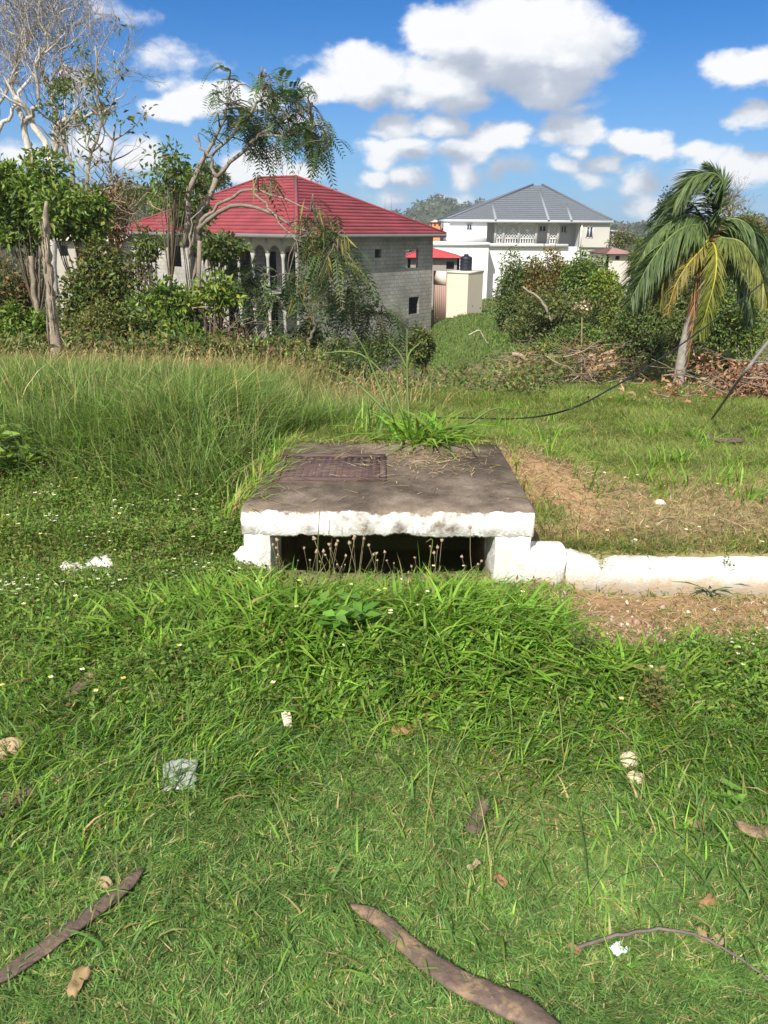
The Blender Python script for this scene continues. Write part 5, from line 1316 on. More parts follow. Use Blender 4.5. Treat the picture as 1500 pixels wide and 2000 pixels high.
d = np.stack([np.cos(az), np.sin(az), np.zeros(n)], 1); tp = put(x, y) + d * (ln * h)[:, None] + np.array([0, 0, 1.]) * (h * (1 - .35 * ln))[:, None]
for j in range(4): leaves(mb, tp - np.array([0, 0, .03]) * j - d * .012 * j, d * .5 + np.stack([rng.normal(0, .35, n), rng.normal(0, .35, n), np.ones(n) * .7], 1), rng.normal(0, 1, (n, 3)), .05, .010, pick(rng, n, TAN, .15), .02)
x, y = scat(2600, 4.6, 9.5, rng); x, y = keep(rng, sst(-.75, -1.0, x - .75 * sst(4.9, 7.5, y)) * .8, x, y); n = len(x)
h = rng.uniform(.28, .62, n); az = rng.uniform(0, 6.3, n); ln = rng.uniform(.1, .9, n)
blades(mb, put(x, y), h, rng.uniform(.003, .006, n), az, ln, pick(rng, n, TAN + [((.30, .34, .12), 3)], .2), rng, 4)
tag(mb.build('seed_grass', M_DRY), 'tan seed heads of tall dry grass along the edge of the slope', 'grass', kind='stuff')

# grass behind the drain and across the right-hand field
mb = MB()
x, y = scat(420000, 3.66, 18.5, rng, .85)
ba, dr = in_patch(x, y); n_ = fbm(x * 2.4, y * 2.4, 107)
back = sst(4.75, 5.0, y) * sst(1.6, .6, x) * sst(-2.2, -.3, x)
fld = sst(.72, .82, x) + back
okx = (x > -.7 + .75 * sst(4.9, 7.5, y) - .4)
x, y, back, dr = keep(rng, np.clip(fld, 0, 1) * okx * slab_free(x, y) * (1 - .86 * ba) * (1 - .84 * dr) * np.clip(.16 + 1.3 * n_, 0, 1) * (y < 10.6 + 2.6 * sst(-1.2, 1.2, x) + 4.4 * sst(2.2, 4.4, x)), x, y, back, dr); n = len(x)
h = (.028 + .055 * rng.random(n)) * (.6 + .9 * fbm(x * 1.5, y * 1.5, 109)) * (1 + 1.0 * back * sst(5.3, 7, y)) * (1 + .8 * sst(7, 13, y))
lush = [((0.200, 0.275, 0.065), 4), ((0.243, 0.311, 0.077), 3), ((0.128, 0.194, 0.042), 2), ((.31, .28, .11), 1.2), ((.36, .29, .14), .8)]
blades(mb, put(x, y), h, rng.uniform(.003, .0055, n) * (1 + .11 * np.maximum(y - 4.5, 0)), field_az(x, y, rng, .6, 1.2, 9), rng.uniform(.3, 1.5, n), pick(rng, n, lush, .2) * (.75 + .5 * fbm(x * .9, y * .9, 111))[:, None], rng, 2)
# scattered bigger tufts
for k in range(150):
    a, b = scat(1, 4.2, 15, rng); a, b = a[0], b[0]
    if a < .9 and not (b > 5.0 and a > -.2): continue
    if in_patch(np.array([a]), np.array([b]))[0][0] > .4: continue
    m = rng.integers(12, 30); x = a + rng.normal(0, .05, m); y = b + rng.normal(0, .05, m)
    blades(mb, put(x, y), rng.uniform(.10, .26, m), rng.uniform(.006, .011, m), rng.uniform(0, 6.3, m), rng.uniform(.4, 1.3, m), pick(rng, m, BROAD, .18), rng, 3)
n = 9000; x = rng.uniform(.78, 4.2, n); y = 3.645 + np.abs(rng.normal(0, .12, n)); n_ = fbm(x * 3, y * 3, 113); x, y = keep(rng, np.clip(n_ * 2.2 - .35, .1, 1), x, y); n = len(x)
blades(mb, put(x, y), rng.uniform(.025, .07, n), rng.uniform(.003, .006, n), rng.uniform(0, 6.3, n), rng.uniform(.3, 1.5, n), pick(rng, n, lush + STRAW, .2), rng, 2)
n = 900; x = rng.uniform(.90, 1.5, n); y = rng.uniform(3.52, 3.70, n)
blades(mb, np.stack([x, y, np.maximum(gz(x, y), .085)], 1), rng.uniform(.02, .06, n), rng.uniform(.003, .006, n), rng.uniform(0, 6.3, n), rng.uniform(.4, 1.6, n), pick(rng, n, lush, .2), rng, 2)
n = 900; y = rng.uniform(3.6, 4.85, n); x = np.where(rng.random(n) < .92, -.66 + .09 * sst(3.6, 4.76, y) + rng.normal(-.04, .045, n), .72 + rng.normal(.03, .03, n))
blades(mb, np.stack([x, y, np.maximum(gz(x, y), SZ1 - .08)], 1), rng.uniform(.06, .20, n), rng.uniform(.004, .009, n), np.where(x < 0, rng.normal(.2, .9, n), rng.uniform(0, 6.3, n)), rng.uniform(.4, 1.6, n), pick(rng, n, BROAD + STRAW[:1], .2), rng, 3)
x = rng.uniform(-.6, .7, 700); y = 4.77 + np.abs(rng.normal(0, .05, 700)); n = 700
blades(mb, np.stack([x, y, np.full(n, SZ1 - .05)], 1), rng.uniform(.05, .12, n), rng.uniform(.004, .008, n), rng.normal(-1.5, 1.0, n), rng.uniform(.4, 1.6, n), pick(rng, n, BROAD + STRAW, .2), rng, 3)
tag(mb.build('field_grass', M_GRASS), 'patchy rough grass across the field right of and behind the drain', 'grass', kind='stuff')

# straw and cut stems lying about
mb = MB()
x, y = scat(110000, 2.8, 13, rng); ba, dr = in_patch(x, y); x, y = keep(rng, np.clip(dr * 1.0 + .30 * ba + .10 * (x > .8), 0, 1) * (slab_free(x, y)) * (x > .7), x, y); n = len(x)
blades(mb, put(x, y) + [0, 0, .008], rng.uniform(.008, .03, n), rng.uniform(.002, .0045, n) * (1 + .1 * np.maximum(y - 4.5, 0)), rng.uniform(0, 6.3, n), rng.uniform(1.5, 4.5, n), pick(rng, n, STRAW, .25), rng, 3, sag=.18)
n = 620; x = np.concatenate([rng.normal(.22, .20, n), rng.uniform(-.62, .68, 190)]); y = np.concatenate([rng.normal(4.36, .17, n), rng.uniform(3.6, 4.72, 190)]); k = (x > -.55) & (x < .66) & (y < 4.72) & (y > 3.62); x, y = x[k], y[k]; n = len(x)
blades(mb, np.stack([x, y, np.full(n, SZ1 + .006)], 1), rng.uniform(.003, .012, n), rng.uniform(.002, .0042, n), rng.uniform(0, 6.3, n), rng.uniform(5, 22, n) * .55, pick(rng, n, STRAW, .2), rng, 3, sag=.02)
n = 110; x = rng.uniform(-.58, .02, n); y = rng.uniform(3.95, 4.44, n)
blades(mb, np.stack([x, y, np.full(n, SZ1 + .02)], 1), rng.uniform(.004, .012, n), rng.uniform(.0018, .003, n), rng.normal(0, .5, n), rng.uniform(6, 16, n), pick(rng, n, STRAW, .2), rng, 3, sag=.02)
x = rng.uniform(-.62, .72, 500); y = 4.76 + rng.normal(0, .05, 500) + .0 * x; n = 500
blades(mb, np.stack([x, y, np.where(y < 4.77, SZ1 + .004, np.maximum(gz(x, y), SZ1 - .12))], 1), rng.uniform(.01, .03, n), rng.uniform(.002, .004, n), rng.uniform(0, 6.3, n), rng.uniform(1, 4, n), pick(rng, n, STRAW, .2), rng, 3, sag=.15)
tag(mb.build('straw', M_DRY), 'loose tan straw lying on the slab and bare ground', 'straw', kind='stuff')

# stones of the bare strip
mb = MB()
x = np.concatenate([rng.uniform(.7, 2.6, 700), rng.normal(1.32, .12, 260), rng.normal(1.15, .08, 100), rng.uniform(.9, 4.5, 260)]); y = np.concatenate([rng.uniform(2.75, 3.48, 700), rng.normal(3.02, .05, 260), rng.normal(3.12, .05, 100), rng.uniform(3.7, 6.5, 260)])
ba, dr = in_patch(x, y); k = (rng.random(len(x)) < np.maximum(ba, dr * .8)); x, y = x[k], y[k]; n = len(x)
r = rng.gamma(2, .0028, n) + .002; p = put(x, y) + np.stack([0 * r, 0 * r, r * .5], 1)
dirs = np.array([(1, 0, 0), (-1, 0, 0), (0, 1, 0), (0, -1, 0), (0, 0, .8), (0, 0, -.8)])
V = (p[:, None] + dirs[None] * (r[:, None, None] * rng.uniform(.6, 1.4, (n, 6, 1))) + rng.normal(0, .15, (n, 6, 3)) * r[:, None, None]).reshape(-1, 3)
b = (np.arange(n) * 6)[:, None]; T = np.concatenate([b + np.array([t]) for t in ((0, 2, 4), (2, 1, 4), (1, 3, 4), (3, 0, 4), (2, 0, 5), (1, 2, 5), (3, 1, 5), (0, 3, 5))])
mb.add(V, None, T, np.repeat(pick(rng, n, [((.44, .37, .29), 3), ((.32, .23, .16), 4), ((.60, .55, .47), .9), ((.25, .15, .09), 2)], .2), 6, 0))
tag(mb.build('gravel', M_STONE), 'small pale stones strewn over the bare earth', 'gravel', kind='stuff')

# undergrowth in the dip and on the slope beyond
mb = MB()
n = 260000; y = 10.5 * (5.4 ** rng.random(n)); x = rng.uniform(-.52, .56, n) * y
yr = 10.0 + 2.6 * sst(-1.2, 1.2, x) + 4.2 * sst(2.2, 4.4, x)
lawnz = sst(.8, 2.2, x) * (1 - sst(5.5, 7, x)) * (y > 24)
x, y = keep(rng, (y > yr) * (1 - .93 * lawnz) * (1 - .6 * (x > 0) * (y < 17)) * np.clip(fbm(x * .5, y * .5, 121) * 1.8 - .3, .05, 1), x, y); n = len(x)
p = put(x, y); p[:, 2] += rng.random(n) * (.25 + .5 * fbm(x * .4, y * .4, 123))
leaves(mb, p, rng.normal(0, 1, (n, 3)) + [0, 0, .4], np.stack([rng.normal(0, .6, n), rng.normal(-.3, .6, n), np.ones(n)], 1), rng.uniform(.05, .13, n) * (1 + y * .012), rng.uniform(.02, .055, n) * (1 + y * .012), pick(rng, n, DKG + OLV + [((.20, .13, .06), 1)], .25), .1)
n = 60000; y = 20 * (3 ** rng.random(n)); x = rng.uniform(-.3, 9, n); x, y = keep(rng, (x / y < .30) * (x > -.2), x, y); n = len(x)
blades(mb, put(x, y), rng.uniform(.08, .22, n), rng.uniform(.02, .04, n), rng.uniform(0, 6.3, n), rng.uniform(.3, 1.2, n), pick(rng, n, [((.11, .19, .035), 3), ((.15, .23, .045), 2), ((.18, .17, .06), 1)], .2), rng, 2)
tag(mb.build('undergrowth', M_LEAF), 'low undergrowth and grass on the slope between the field and the houses', 'undergrowth', kind='stuff')
# ------------------------------------------------------------------ plants and litter in front
def blade_plant(name, label, cat, x, y, n, h, w, lean, pal, seed, spread=.05, z=None, extra=None, group=None, part='leaf_blades'):
    rng = np.random.default_rng(seed); z = gz1(x, y) - .01 if z is None else z
    mb = MB(); px_ = x + rng.normal(0, spread, n); py_ = y + rng.normal(0, spread, n)
    blades(mb, np.stack([px_, py_, np.full(n, z)], 1), rng.uniform(*h, n), rng.uniform(*w, n), rng.uniform(0, 6.3, n), rng.uniform(*lean, n), pick(rng, n, pal, .15), rng, 4, sag=.4)
    if extra: extra(mb, rng)
    return tag(mb.build(name, M_GRASS, origin=(x, y, z)), label, cat, group)
g = P(825, 862, 4.86)
def clump_extra(mb, rng):
    for pix in ([(800, 840, 4.95), (796, 760, 5.0), (795, 700, 5.02), (795, 642, 5.05)], [(770, 830, 5.0), (735, 740, 5.1), (715, 690, 5.1), (690, 645, 5.1)], [(790, 820, 5.0), (760, 745, 5.1), (700, 690, 5.15), (625, 690, 5.2)],
                [(795, 720, 5.02), (800, 690, 5.02), (822, 668, 5.02)], [(795, 720, 5.02), (780, 690, 5.02), (760, 668, 5.02)], [(760, 810, 5.0), (720, 770, 5.05), (690, 745, 5.1), (640, 720, 5.1)], [(900, 840, 5.0), (960, 800, 5.05), (1000, 800, 5.05)]):
        pts = spline([P(*q) for q in pix], 12); tube(mb, pts, np.linspace(.009, .003, 12), 4, (.24, .33, .11), flat=(.45, (0, -1, .2)))
blade_plant('grass_clump', 'big tuft of broad arching grass at the back edge of the drain slab', 'grass clump', g.x, 4.88, 130, (.20, .42), (.015, .026), (.5, 1.8), BROAD, 801, .09, None, clump_extra)
blade_plant('grass_clump', 'smaller bright tuft of grass behind the left corner of the slab near the tall grass', 'grass clump', -.15, 5.9, 90, (.2, .4), (.007, .013), (.2, .9), BROAD + TALLG, 802, .14)
for k, (px, py, n, hh, lab) in enumerate([(1215, 790, 40, .3, 'upright grass tuft in the right field below the palm'), (1010, 800, 30, .22, 'low bright grass tuft beside the black wire'), (1325, 905, 26, .2, 'small tuft at the far side of the dry patch'), (1385, 1142, 0, .2, ''), (1290, 975, 14, .12, 'tiny green tuft inside the dry patch'), (1205, 1330, 34, .24, 'wide leaved tuft at the right of the mound'), (1160, 1345, 26, .22, 'wide leaved tuft beside the reddish weed'), (600, 1400, 40, .16, 'pale green tuft near the small white scrap'), (655, 1360, 36, .15, 'green tuft in the middle of the front grass')]):
    if not n: continue
    p = G(px, py); blade_plant('grass_clump', lab, 'grass clump', p.x, p.y, n, (hh * .5, hh), (.007, .014), (.4, 1.3), BROAD, 810 + k, .03)
# weed against the kerb
p = G(1385, 1160)
def spike(mb, rng):
    b0 = np.array([p.x + .03, p.y, gz1(p.x, p.y)])
    for k, (dx, hh) in enumerate(((.02, .17), (.05, .13))):
        tube(mb, [b0, b0 + [dx, 0, hh]], [.003, .002], 4, (.16, .20, .09)); clump(mb, b0 + [dx, -.01, hh], (.012, .012, .035), 40, .012, .007, [((.16, .21, .10), 1)], rng)
blade_plant('weed', 'blue green rosette weed growing at the foot of the white kerb', 'weed', p.x, p.y - .02, 26, (.07, .16), (.013, .022), (.6, 1.5), [((.12, .19, .10), 3), ((.15, .22, .12), 2)], 820, .012, None, spike)
p = G(1165, 1150); blade_plant('weed', 'small grey dead weed stuck to the kerb base', 'weed', p.x, p.y - .02, 12, (.03, .09), (.004, .008), (.1, .7), [((.22, .17, .13), 1)], 821, .008)
def leafy(name, label, px, py, Y, h, n, leaf, pal, seed, spread=.10, part=True, cat='weed', wd=.5):
    rng = np.random.default_rng(seed); q = P(px, py, Y); b = foot(q.x, Y, .01); t = thing(name, label, cat, b); tm, cm = MB(), MB()
    for k in range(max(3, n // 14)):
        a = rng.uniform(0, 6.3); tip = np.array(b) + [math.cos(a) * spread * rng.random(), math.sin(a) * spread * rng.random(), h * rng.uniform(.6, 1)]
        pts = spline([b, np.array(b) * .5 + tip * .5 + rng.normal(0, .01, 3), tip], 7); tube(tm, pts, np.linspace(.005, .002, 7) * (h / .3), 5, (.13, .18, .06))
        m = n // max(3, n // 14); i = rng.integers(2, 7, m); az = np.arange(m) * 2.4 + rng.normal(0, .3, m)
        leaves(cm, pts[i], np.stack([np.cos(az), np.sin(az), rng.uniform(-.2, .45, m)], 1), np.stack([rng.normal(0, .2, m), rng.normal(-.2, .2, m), np.ones(m)], 1), leaf * rng.uniform(.6, 1.2, m), leaf * wd * rng.uniform(.8, 1.1, m), pick(rng, m, pal, .13), .10)
    tm.build('stems', M_GRASS, t); cm.build('leaves', M_LEAF, t); return t
leafy('leafy_weed', 'bright green broad leaved weed on the mound before the drain opening', 688, 1230, 2.74, .21, 60, .085, [((.115, .25, .035), 3), ((.15, .30, .045), 2)], 830, .13, cat='weed')
leafy('leafy_weed', 'broad leaved low weed at the left edge beside the tall grass', 35, 985, 4.35, .28, 120, .10, GRN, 831, .30, cat='weed')
leafy('leafy_weed', 'yellowish ferny weed above the two pale husks', 1270, 1430, 2.38, .22, 260, .024, [((.24, .22, .05), 2), ((.16, .18, .05), 2), ((.26, .15, .06), 1)], 832, .10, wd=.4)
leafy('leafy_weed', 'reddish brown thin weed on the right side of the mound', 1130, 1330, 2.6, .24, 90, .022, [((.20, .16, .07), 2), ((.14, .16, .05), 2)], 833, .08, wd=.4)
leafy('leafy_weed', 'small light green weed near the right edge by the curved pods', 1425, 1600, 1.95, .10, 24, .045, [((.15, .29, .05), 1)], 834, .06)
# dried flower stalks before the opening
rng = np.random.default_rng(840)
def stalk(seed):
    rng = np.random.default_rng(seed); t = thing('wildflower_stalk', 'thin brown stalk with a dry round seed head before the dark opening', 'wildflower', (0, 0, 0), 'dry wildflower stalks before the drain opening')
    mb = MB(); tip = np.array([rng.normal(0, .035), rng.normal(0, .02), .25]); tube(mb, spline([(0, 0, 0), tip * .5 + rng.normal(0, .008, 3), tip], 7), np.linspace(.0017, .0010, 7), 4, (.27, .23, .13)); mb.build('stem', M_DRY, t)
    mb = MB(); zz = np.linspace(-1, 1, 6); tube(mb, [tip + [0, 0, .006 + .0075 * a] for a in zz], .0068 * np.sqrt(np.clip(1 - zz ** 2, .05, 1)), 7, (.40, .30, .22)); leaves(mb, np.tile(tip + [0, 0, .008], (10, 1)), rng.normal(0, 1, (10, 3)) + [0, 0, .5], rng.normal(0, 1, (10, 3)), .011, .005, pick(rng, 10, [((.45, .36, .26), 1), ((.50, .44, .30), 1)]), 0); mb.build('seed_head', M_DRY, t)
    return t
protos = [stalk(850 + k) for k in range(4)]
pxs = np.concatenate([rng.uniform(532, 700, 22), rng.uniform(640, 760, 12), rng.uniform(760, 945, 14)])
for k, px in enumerate(pxs):
    py = rng.uniform(1042, 1108); Yh = rng.uniform(3.26, 3.44); q = P(px, py, Yh); z0 = gz1(q.x, Yh); sc = max(.5, (q.z - z0) / .255)
    if k < 4: o = protos[k]; o.location = (q.x, Yh, z0); o.scale = (sc,) * 3; o.rotation_euler.z = rng.uniform(0, 6.3)
    else: o = dup(protos[k % 4], (q.x, Yh, z0), rng.uniform(0, 6.3), sc)
    o.rotation_euler.x = rng.normal(0, .14); o.rotation_euler.y = rng.normal(0, .14)
for k, (px, py, lab) in enumerate([(625, 985, 'tallest thin grass stem standing before the white drain front'), (845, 1055, 'yellowish grass stem with a bent tip before the dark opening')]):
    q = P(px, py, 3.40); mb = MB(); b = np.array([q.x - .02, 3.40, gz1(q.x, 3.40)]); tube(mb, spline([b, b * .5 + np.array(q) * .5 + [-.004, 0, 0], q] + ([q + Vector((-.03, 0, -.01))] if k else []), 10), np.linspace(.003, .0015, 10), 4, (.22, .26, .08) if k == 0 else (.32, .32, .08))
    tag(mb.build('grass_stalk', M_GRASS, origin=b), lab, 'grass stem')

# curved dry pods and bark pieces
def mat_pod():
    m = bpy.data.materials.new('dry_pod'); t = nt(m); n1 = noise(t, 9, 6, rough=.6); n2 = noise(t, 45, 5)
    v = ma(t, 'ADD', ma(t, 'MULTIPLY', n1.outputs[0], .75), ma(t, 'MULTIPLY', n2.outputs[0], .25))
    c = ramp(t, v, [(.35, (.075, .052, .042)), (.54, (.13, .09, .066)), (.60, (.24, .16, .095)), (.70, (.36, .25, .145))])
    bsdf(t, c, .6, .35, n2.outputs[0], .4); return m
M_POD = mat_pod()
def pod(label, pix, w0, w1, seed, name='seed_pod', lift=.012, thick=.3, mat=None):
    rng = np.random.default_rng(seed); q = [G(*p) for p in pix]; pts = spline([(p.x, p.y, p.z + lift) for p in q], 30)
    pts[:, 2] = gz(pts[:, 0], pts[:, 1]) + lift
    t_ = np.linspace(0, 1, 30); r = (w0 + (w1 - w0) * t_) * np.minimum(1, np.minimum(t_ * 7 + .25, (1 - t_) * 7 + .25)) * (1 + .02 * np.sin(t_ * 55) + rng.normal(0, .012, 30))
    mb = MB(); tube(mb, pts, r, 12, (1, 1, 1), flat=(thick, (0, 0, 1)))
    V = mb.v[0]; V[:, 2] += .0012 * rng.normal(0, 1, len(V))
    return tag(mb.build(name, mat or M_POD, smooth=True, origin=tuple(pts[0])), label, 'seed pod' if name == 'seed_pod' else name.replace('_', ' '))
pod('long thick dark brown pod with peeling tan edge at the bottom centre', [(684, 1788), (740, 1818), (800, 1872), (880, 1930), (970, 1975), (1090, 2030)], .019, .038, 901, lift=.034, thick=.32)
pod('long dark pod half sunk in the lawn at the lower left', [(-20, 1945), (90, 1870), (180, 1800), (282, 1712)],   .022, .022, 902, lift=.026)
pod('stubby brown pod at the left edge below the tan husk', [(-20, 1612), (30, 1575), (72, 1555)], .036, .024, 903, lift=.025)
pod('reddish brown pod piece at the right edge', [(1432, 1615), (1470, 1640), (1540, 1642)], .016, .034, 904, lift=.025)
pod('short grey brown pod left of the reddish pod piece', [(1334, 1604), (1366, 1630)], .016, .018, 905, lift=.02)
pod('dark curled pod lying in the weeds at the left', [(135, 1385), (165, 1360), (188, 1336)], .02, .03, 906, lift=.05)
pod('dark short pod sunk in the lawn right of centre', [(922, 1640), (932, 1608), (948, 1572)], .024, .020, 907, lift=.022)
pod('dark curved bark strip lying on the right field near the leaning pole', [(1368, 855), (1405, 868), (1452, 868)], .05, .06, 908, name='bark_strip', lift=.04)
# blades of the lawn leaning over the pods
mb = MB(); rng = np.random.default_rng(990)
for pix, w_ in (([(684, 1790), (735, 1806), (790, 1858), (850, 1920), (950, 1965), (1090, 2035)], .035), ([(-20, 1945), (90, 1870), (180, 1800), (282, 1712)], .022), ([(922, 1640), (932, 1608), (948, 1572)], .022), ([(-20, 1612), (30, 1575), (72, 1555)], .03), ([(320, 1535), (390, 1535)], .045)):
    pts = spline([tuple(G(*p)) for p in pix], 40); n = 30 * len(pix); i = rng.integers(0, 40, n)
    x = pts[i, 0] + rng.normal(0, w_ * .55, n) ; y = pts[i, 1] + rng.normal(0, w_ * .8, n) - .012
    blades(mb, put(x, y), rng.uniform(.04, .075, n), rng.uniform(.003, .0052, n), rng.uniform(0, 6.3, n), rng.uniform(.4, 1.4, n), pick(rng, n, LAWN, .2), rng, 3)
tag(mb.build('edge_grass', M_GRASS), 'lawn blades growing up round the fallen pods', 'grass', kind='stuff')
# husks, scraps
def lump(name, label, px, py, sx_, sy_, sz_, col, seed, cat, rz=0, lift=.4):
    rng = np.random.default_rng(seed); p = G(px, py); n1, n2 = 18, 12
    th = np.linspace(0, 2 * np.pi, n1, endpoint=False); ph = np.linspace(.08, np.pi - .08, n2); A, B = np.meshgrid(th, ph)
    rr = 1 + .35 * (fbm(np.cos(A) * 2 + B, np.sin(A) * 2 + B * 1.7, seed) - .5) * 2
    V = np.stack([np.cos(A) * np.sin(B) * sx_, np.sin(A) * np.sin(B) * sy_, np.cos(B) * sz_], -1) * rr[..., None]
    c, s = math.cos(rz), math.sin(rz); V = V @ np.array([[c, s, 0], [-s, c, 0], [0, 0, 1]])
    V = V.reshape(-1, 3) + np.array([p.x, p.y, p.z + sz_ * lift]); ix = np.arange(n1 * n2).reshape(n2, n1)
    Q = np.stack([ix[1:], np.roll(ix[1:], -1, 1), np.roll(ix[:-1], -1, 1), ix[:-1]], -1).reshape(-1, 4)
    T = [(ix[0][(j + 1) % n1], ix[0][0], ix[0][j]) for j in range(1, n1 - 1)] + [(ix[-1][j], ix[-1][0], ix[-1][(j + 1) % n1]) for j in range(1, n1 - 1)]
    mb = MB(); mb.add(V, Q, T, col); return tag(mb.build(name, M_STONE, smooth=True, origin=tuple(p)), label, cat)
lump('coconut_husk', 'tan fibrous husk at the left edge of the lawn', 18, 1475, .055, .035, .032, (.42, .31, .19), 911, 'husk', .2, .7)
lump('broken_husk', 'upper of two pale broken husks on the right of the lawn', 1226, 1500, .032, .026, .028, (.58, .50, .34), 912, 'husk', .6, .8)
lump('broken_husk', 'lower of two pale broken husks on the right of the lawn', 1240, 1532, .028, .024, .024, (.54, .45, .30), 913, 'husk', .1, .8)
lump('white_stone', 'largest white stone lying in the dry patch behind the kerb', 1288, 985, .035, .025, .02, (.70, .66, .56), 914, 'stone')
lump('white_stone', 'lone small white stone at the kerb side of the dry patch', 1238, 1060, .018, .014, .014, (.70, .66, .56), 915, 'stone')
lump('white_stone', 'white stone beside the end of the black wire', 968, 838, .04, .03, .025, (.62, .55, .48), 916, 'stone')
lump('white_stone', 'whitewashed lump at the far left edge in the weeds', 14, 1142, .03, .025, .03, (.80, .80, .78), 917, 'stone')
def sheet(name, label, px, py, w, h, cols, seed, cat, mat, amp=.012, lift=.02, rz=0, tilt=0, n=10):
    rng = np.random.default_rng(seed); p = G(px, py); U, Vv = np.meshgrid(np.linspace(-1, 1, n), np.linspace(-1, 1, n))
    k = 1 - .25 * np.abs(fbm(U * 1.3 + 5, Vv * 1.3, seed) - .5) * 2
    X, Y_ = U * w / 2 * k, Vv * h / 2 * k; Z = amp * (fbm(U * 1.8, Vv * 1.8, seed + 3, 3) - .5) * 4 + Vv * h / 2 * tilt
    c, s = math.cos(rz), math.sin(rz); V = np.stack([X * c - Y_ * s + p.x, X * s + Y_ * c + p.y, Z + p.z + lift], -1).reshape(-1, 3)
    ix = np.arange(n * n).reshape(n, n); Q = np.stack([ix[:-1, :-1], ix[:-1, 1:], ix[1:, 1:], ix[1:, :-1]], -1).reshape(-1, 4)
    mb = MB(); mb.add(V, Q, None, cols); o = mb.build(name, mat, origin=tuple(p)); tag(o, label, cat)
    md = o.modifiers.new('thickness', 'SOLIDIFY'); md.thickness = .0012; return o
M_PLASTIC = mat_var('thin_plastic', 14, .85, 1.1, .35, .5, .2, 60)
sheet('plastic_scrap', 'crumpled grey white plastic scrap on the left of the lawn', 353, 1535, .105, .10, (.27, .28, .265), 921, 'litter', M_PLASTIC, .006, .035, .15, .35)
sheet('paper_scrap', 'small crumpled white paper beside the thin stick at the lower right', 1205, 1868, .035, .03, (.80, .82, .84), 922, 'litter', M_PLASTIC, .010, .022, .4)
sheet('paper_scrap', 'tiny off white scrap in the grass left of centre', 562, 1432, .03, .045, (.66, .60, .50), 923, 'litter', M_DRY, .006, .05, .3, .6)
for k, (px, py, s_, lab) in enumerate([(785, 1440, .075, 'curled orange tan dry leaf in the middle of the front grass'), (155, 1935, .07, 'pale tan dry leaf below the long dark pod at the lower left'), (205, 1735, .055, 'pale broken leaf touching the upper side of the lower left pod'), (925, 1705, .05, 'cream dry leaf right of the sunken pod'), (975, 1735, .05, 'narrow tan dry leaf below the cream leaf'), (1378, 1775, .05, 'brown dry leaf on the lawn above the thin stick'), (1368, 1842, .04, 'orange brown dry leaf lying against the thin stick'), (1398, 1850, .045, 'pale dry leaf lying across the right part of the thin stick'), (1330, 1410, .06, 'upright tan dry leaf right of the ferny weed'), (1120, 1868, .03, 'small brown dry leaf at the left end of the thin stick'), (270, 1330, .06, 'reddish dry stem like leaf in the weeds at left'), (830, 1395, .04, 'small pinkish dry leaf above the curled orange leaf'), (210, 915, .07, 'tan dry leaf caught in the tall grass at left')]):
    sheet('dry_leaf', lab, px, py, s_, s_ * .5, [(.34, .20, .10), (.36, .26, .14), (.36, .28, .17), (.38, .31, .19), (.28, .17, .09)][k % 5], 930 + k, 'leaf', M_DRY, .012, .022, k * 1.3, .2, 7)
# stick, wire, pole
def rod(name, label, cat, pts, r0, r1, col, mat, n=30, wob=.004, seed=1, sides=7):
    rng = np.random.default_rng(seed); q = spline(pts, n); q += rng.normal(0, wob, q.shape); mb = MB(); tube(mb, q, np.linspace(r0, r1, n), sides, col)
    return tag(mb.build(name, mat, smooth=True, origin=tuple(q[0])), label, cat)
gp_ = lambda px, py, dz: (lambda p: (p.x, p.y, p.z + dz))(G(px, py))
rod('stick', 'thin grey curved stick lying on the lawn at the lower right', 'stick', [gp_(1112, 1872, .02), gp_(1180, 1852, .03), gp_(1290, 1838, .035), gp_(1370, 1858, .035), gp_(1440, 1892, .03), gp_(1520, 1945, .02)], .005, .0025, (.16, .13, .115), M_BARK, 30, .0015)
rod('black_wire', 'slack black wire rising from the ground behind the slab towards the palm', 'wire', [gp_(815, 842, .12), gp_(880, 842, .12), gp_(1000, 836, .10), P(1100, 803, 5.9), P(1200, 755, 6.8), P(1300, 694, 7.6), P(1400, 622, 8.4), P(1500, 543, 9.2), P(1620, 430, 10.2)], .0075, .0075, (.010, .011, .011), M_METAL, 60, .0)
rod('leaning_pole', 'thin grey pole leaning over the field from the right edge', 'pole', [gp_(1385, 820, -.05), P(1445, 740, 7.0), P(1500, 668, 7.1), P(1590, 560, 7.3)], .011, .019, (.20, .18, .165), M_BARK, 24, .0015)
# brush
def brush(name, label, pts, n, seed, twig, leafn=0, lc=BRN, L=(.5, 1.6), r=.012, flat=.5):
    rng = np.random.default_rng(seed); mb = MB(); lm = MB(); c = [G(px, py) for px, py in pts]
    t = thing(name, label, 'brush pile', tuple(c[0]))
    for k in range(n):
        i = rng.integers(0, len(c)); p = np.array(c[i]) + [rng.normal(0, .5), rng.normal(0, .35), rng.random() ** 1.6 * flat]
        a = rng.normal(0, .5) + (0 if rng.random() < .6 else math.pi); d = np.array([math.cos(a), math.sin(a) * .6, rng.normal(.06, .22)])
        grow(mb, p - d * .3, d, rng.uniform(*L) * .55, r * rng.uniform(.4, 1.3), 1, rng, [], lambda q: np.array(twig) * q.uniform(.5, 1.3), .35, (1, 3), -.02, .5, .7, 4, 4, .004)
    mb.build('branches', M_BARK, t)
    if leafn:
        for k in range(26):
            i = rng.integers(0, len(c)); clump(lm, np.array(c[i]) + [rng.normal(0, .45), rng.normal(0, .3), rng.random() * flat], (.3, .25, .2), leafn // 26, .11, .05, lc, rng)
        lm.build('leaves', M_DRY, t)
    return t
RB = [((.30, .155, .09), 3), ((.40, .24, .14), 2), ((.22, .11, .07), 2), ((.47, .32, .20), 1)]
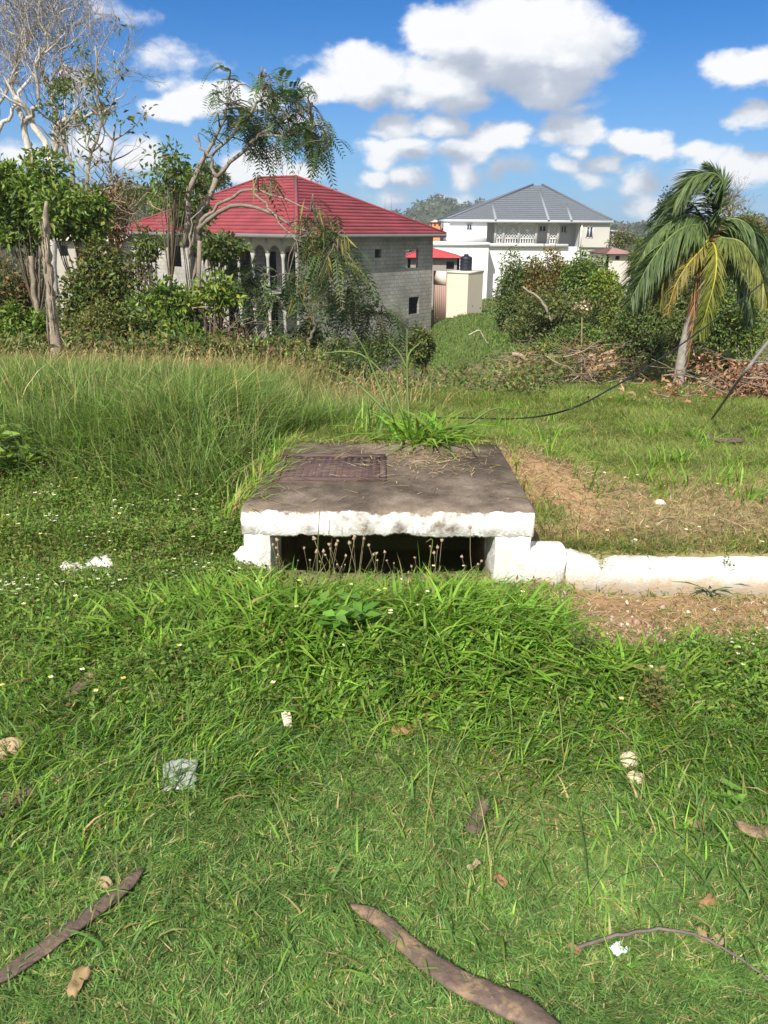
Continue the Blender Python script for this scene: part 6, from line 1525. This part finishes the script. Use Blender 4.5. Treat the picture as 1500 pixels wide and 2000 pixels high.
brush('brush_pile', 'heap of cut branches with rusty brown leaves at the right edge', [(1455, 778), (1475, 782), (1505, 778), (1540, 770), (1475, 764), (1510, 757)], 70, 951, (.26, .19, .15), 3200, RB, flat=.5)
brush('brush_pile', 'small heap of rusty leaves at the foot of the palm', [(1345, 775), (1290, 788), (1360, 772)], 10, 952, (.26, .19, .15), 260, RB, (.3, .7), flat=.16)
brush('brush_pile', 'low grey heap of bare branches behind the rusty brush pile', [(1470, 752), (1480, 742), (1470, 738), (1510, 742)], 70, 953, (.36, .31, .27), flat=.4)
brush('brush_pile', 'long row of dry tangled branches along the back of the field', [(740, 750), (800, 752), (860, 752), (930, 750), (1000, 750), (1060, 752), (1110, 752)], 320, 954, (.29, .22, .165), 1200, BRN, flat=.75)
brush('brush_pile', 'dry branches heaped beside the cut logs', [(1100, 748), (1150, 750), (1200, 752)], 80, 955, (.33, .25, .17), 400, BRN, flat=.8)
# logs
for k, (px0, py0, px1, py1, r, lab) in enumerate([(1148, 722, 1205, 712, .075, 'lowest cut log of the small stack left of the palm'), (1150, 711, 1198, 700, .07, 'middle cut log of the small stack left of the palm'), (1152, 702, 1200, 686, .06, 'long upper cut log of the small stack left of the palm'), (1150, 697, 1182, 692, .05, 'topmost short cut log of the small stack left of the palm')]):
    rod('log', lab, 'log', [P(px0, py0, 16.6 + .1 * k), P((px0 + px1) / 2, (py0 + py1) / 2, 16.5 + .1 * k), P(px1, py1, 16.4 + .1 * k)], r, r * .85, (.36, .25, .16), M_BARK, 8, .004, 960 + k, 10)
# pale fallen branches on the slope
rod('fallen_branch', 'pale bent fallen branch on the green slope below the cream building', 'branch', [P(915, 655, 28), P(935, 645, 28), P(945, 660, 28), P(955, 672, 28)], .03, .018, (.36, .32, .25), M_BARK, 16, .01, 971)
rod('fallen_branch', 'brown bent stump and branch above the row of dry branches', 'branch', [P(1000, 690, 17), P(1025, 700, 17), P(1045, 722, 17), P(1052, 745, 17)], .05, .04, (.30, .24, .17), M_BARK, 16, .01, 972)
# ------------------------------------------------------------------ air
mb = MB(); box(mb, (-700, -70, -14), (700, 1150, 30))
hm = bpy.data.materials.new('haze'); t = nt(hm)
v = N(t, 'VolumePrincipled'); v.inputs['Color'].default_value = (.80, .88, 1, 1); v.inputs['Density'].default_value = .00048; v.inputs['Anisotropy'].default_value = .2
o = N(t, 'OutputMaterial'); lk(t, v.outputs[0], o.inputs['Volume'])
tag(mb.build('haze', hm), 'thin pale haze over the far hills', 'haze', kind='stuff')
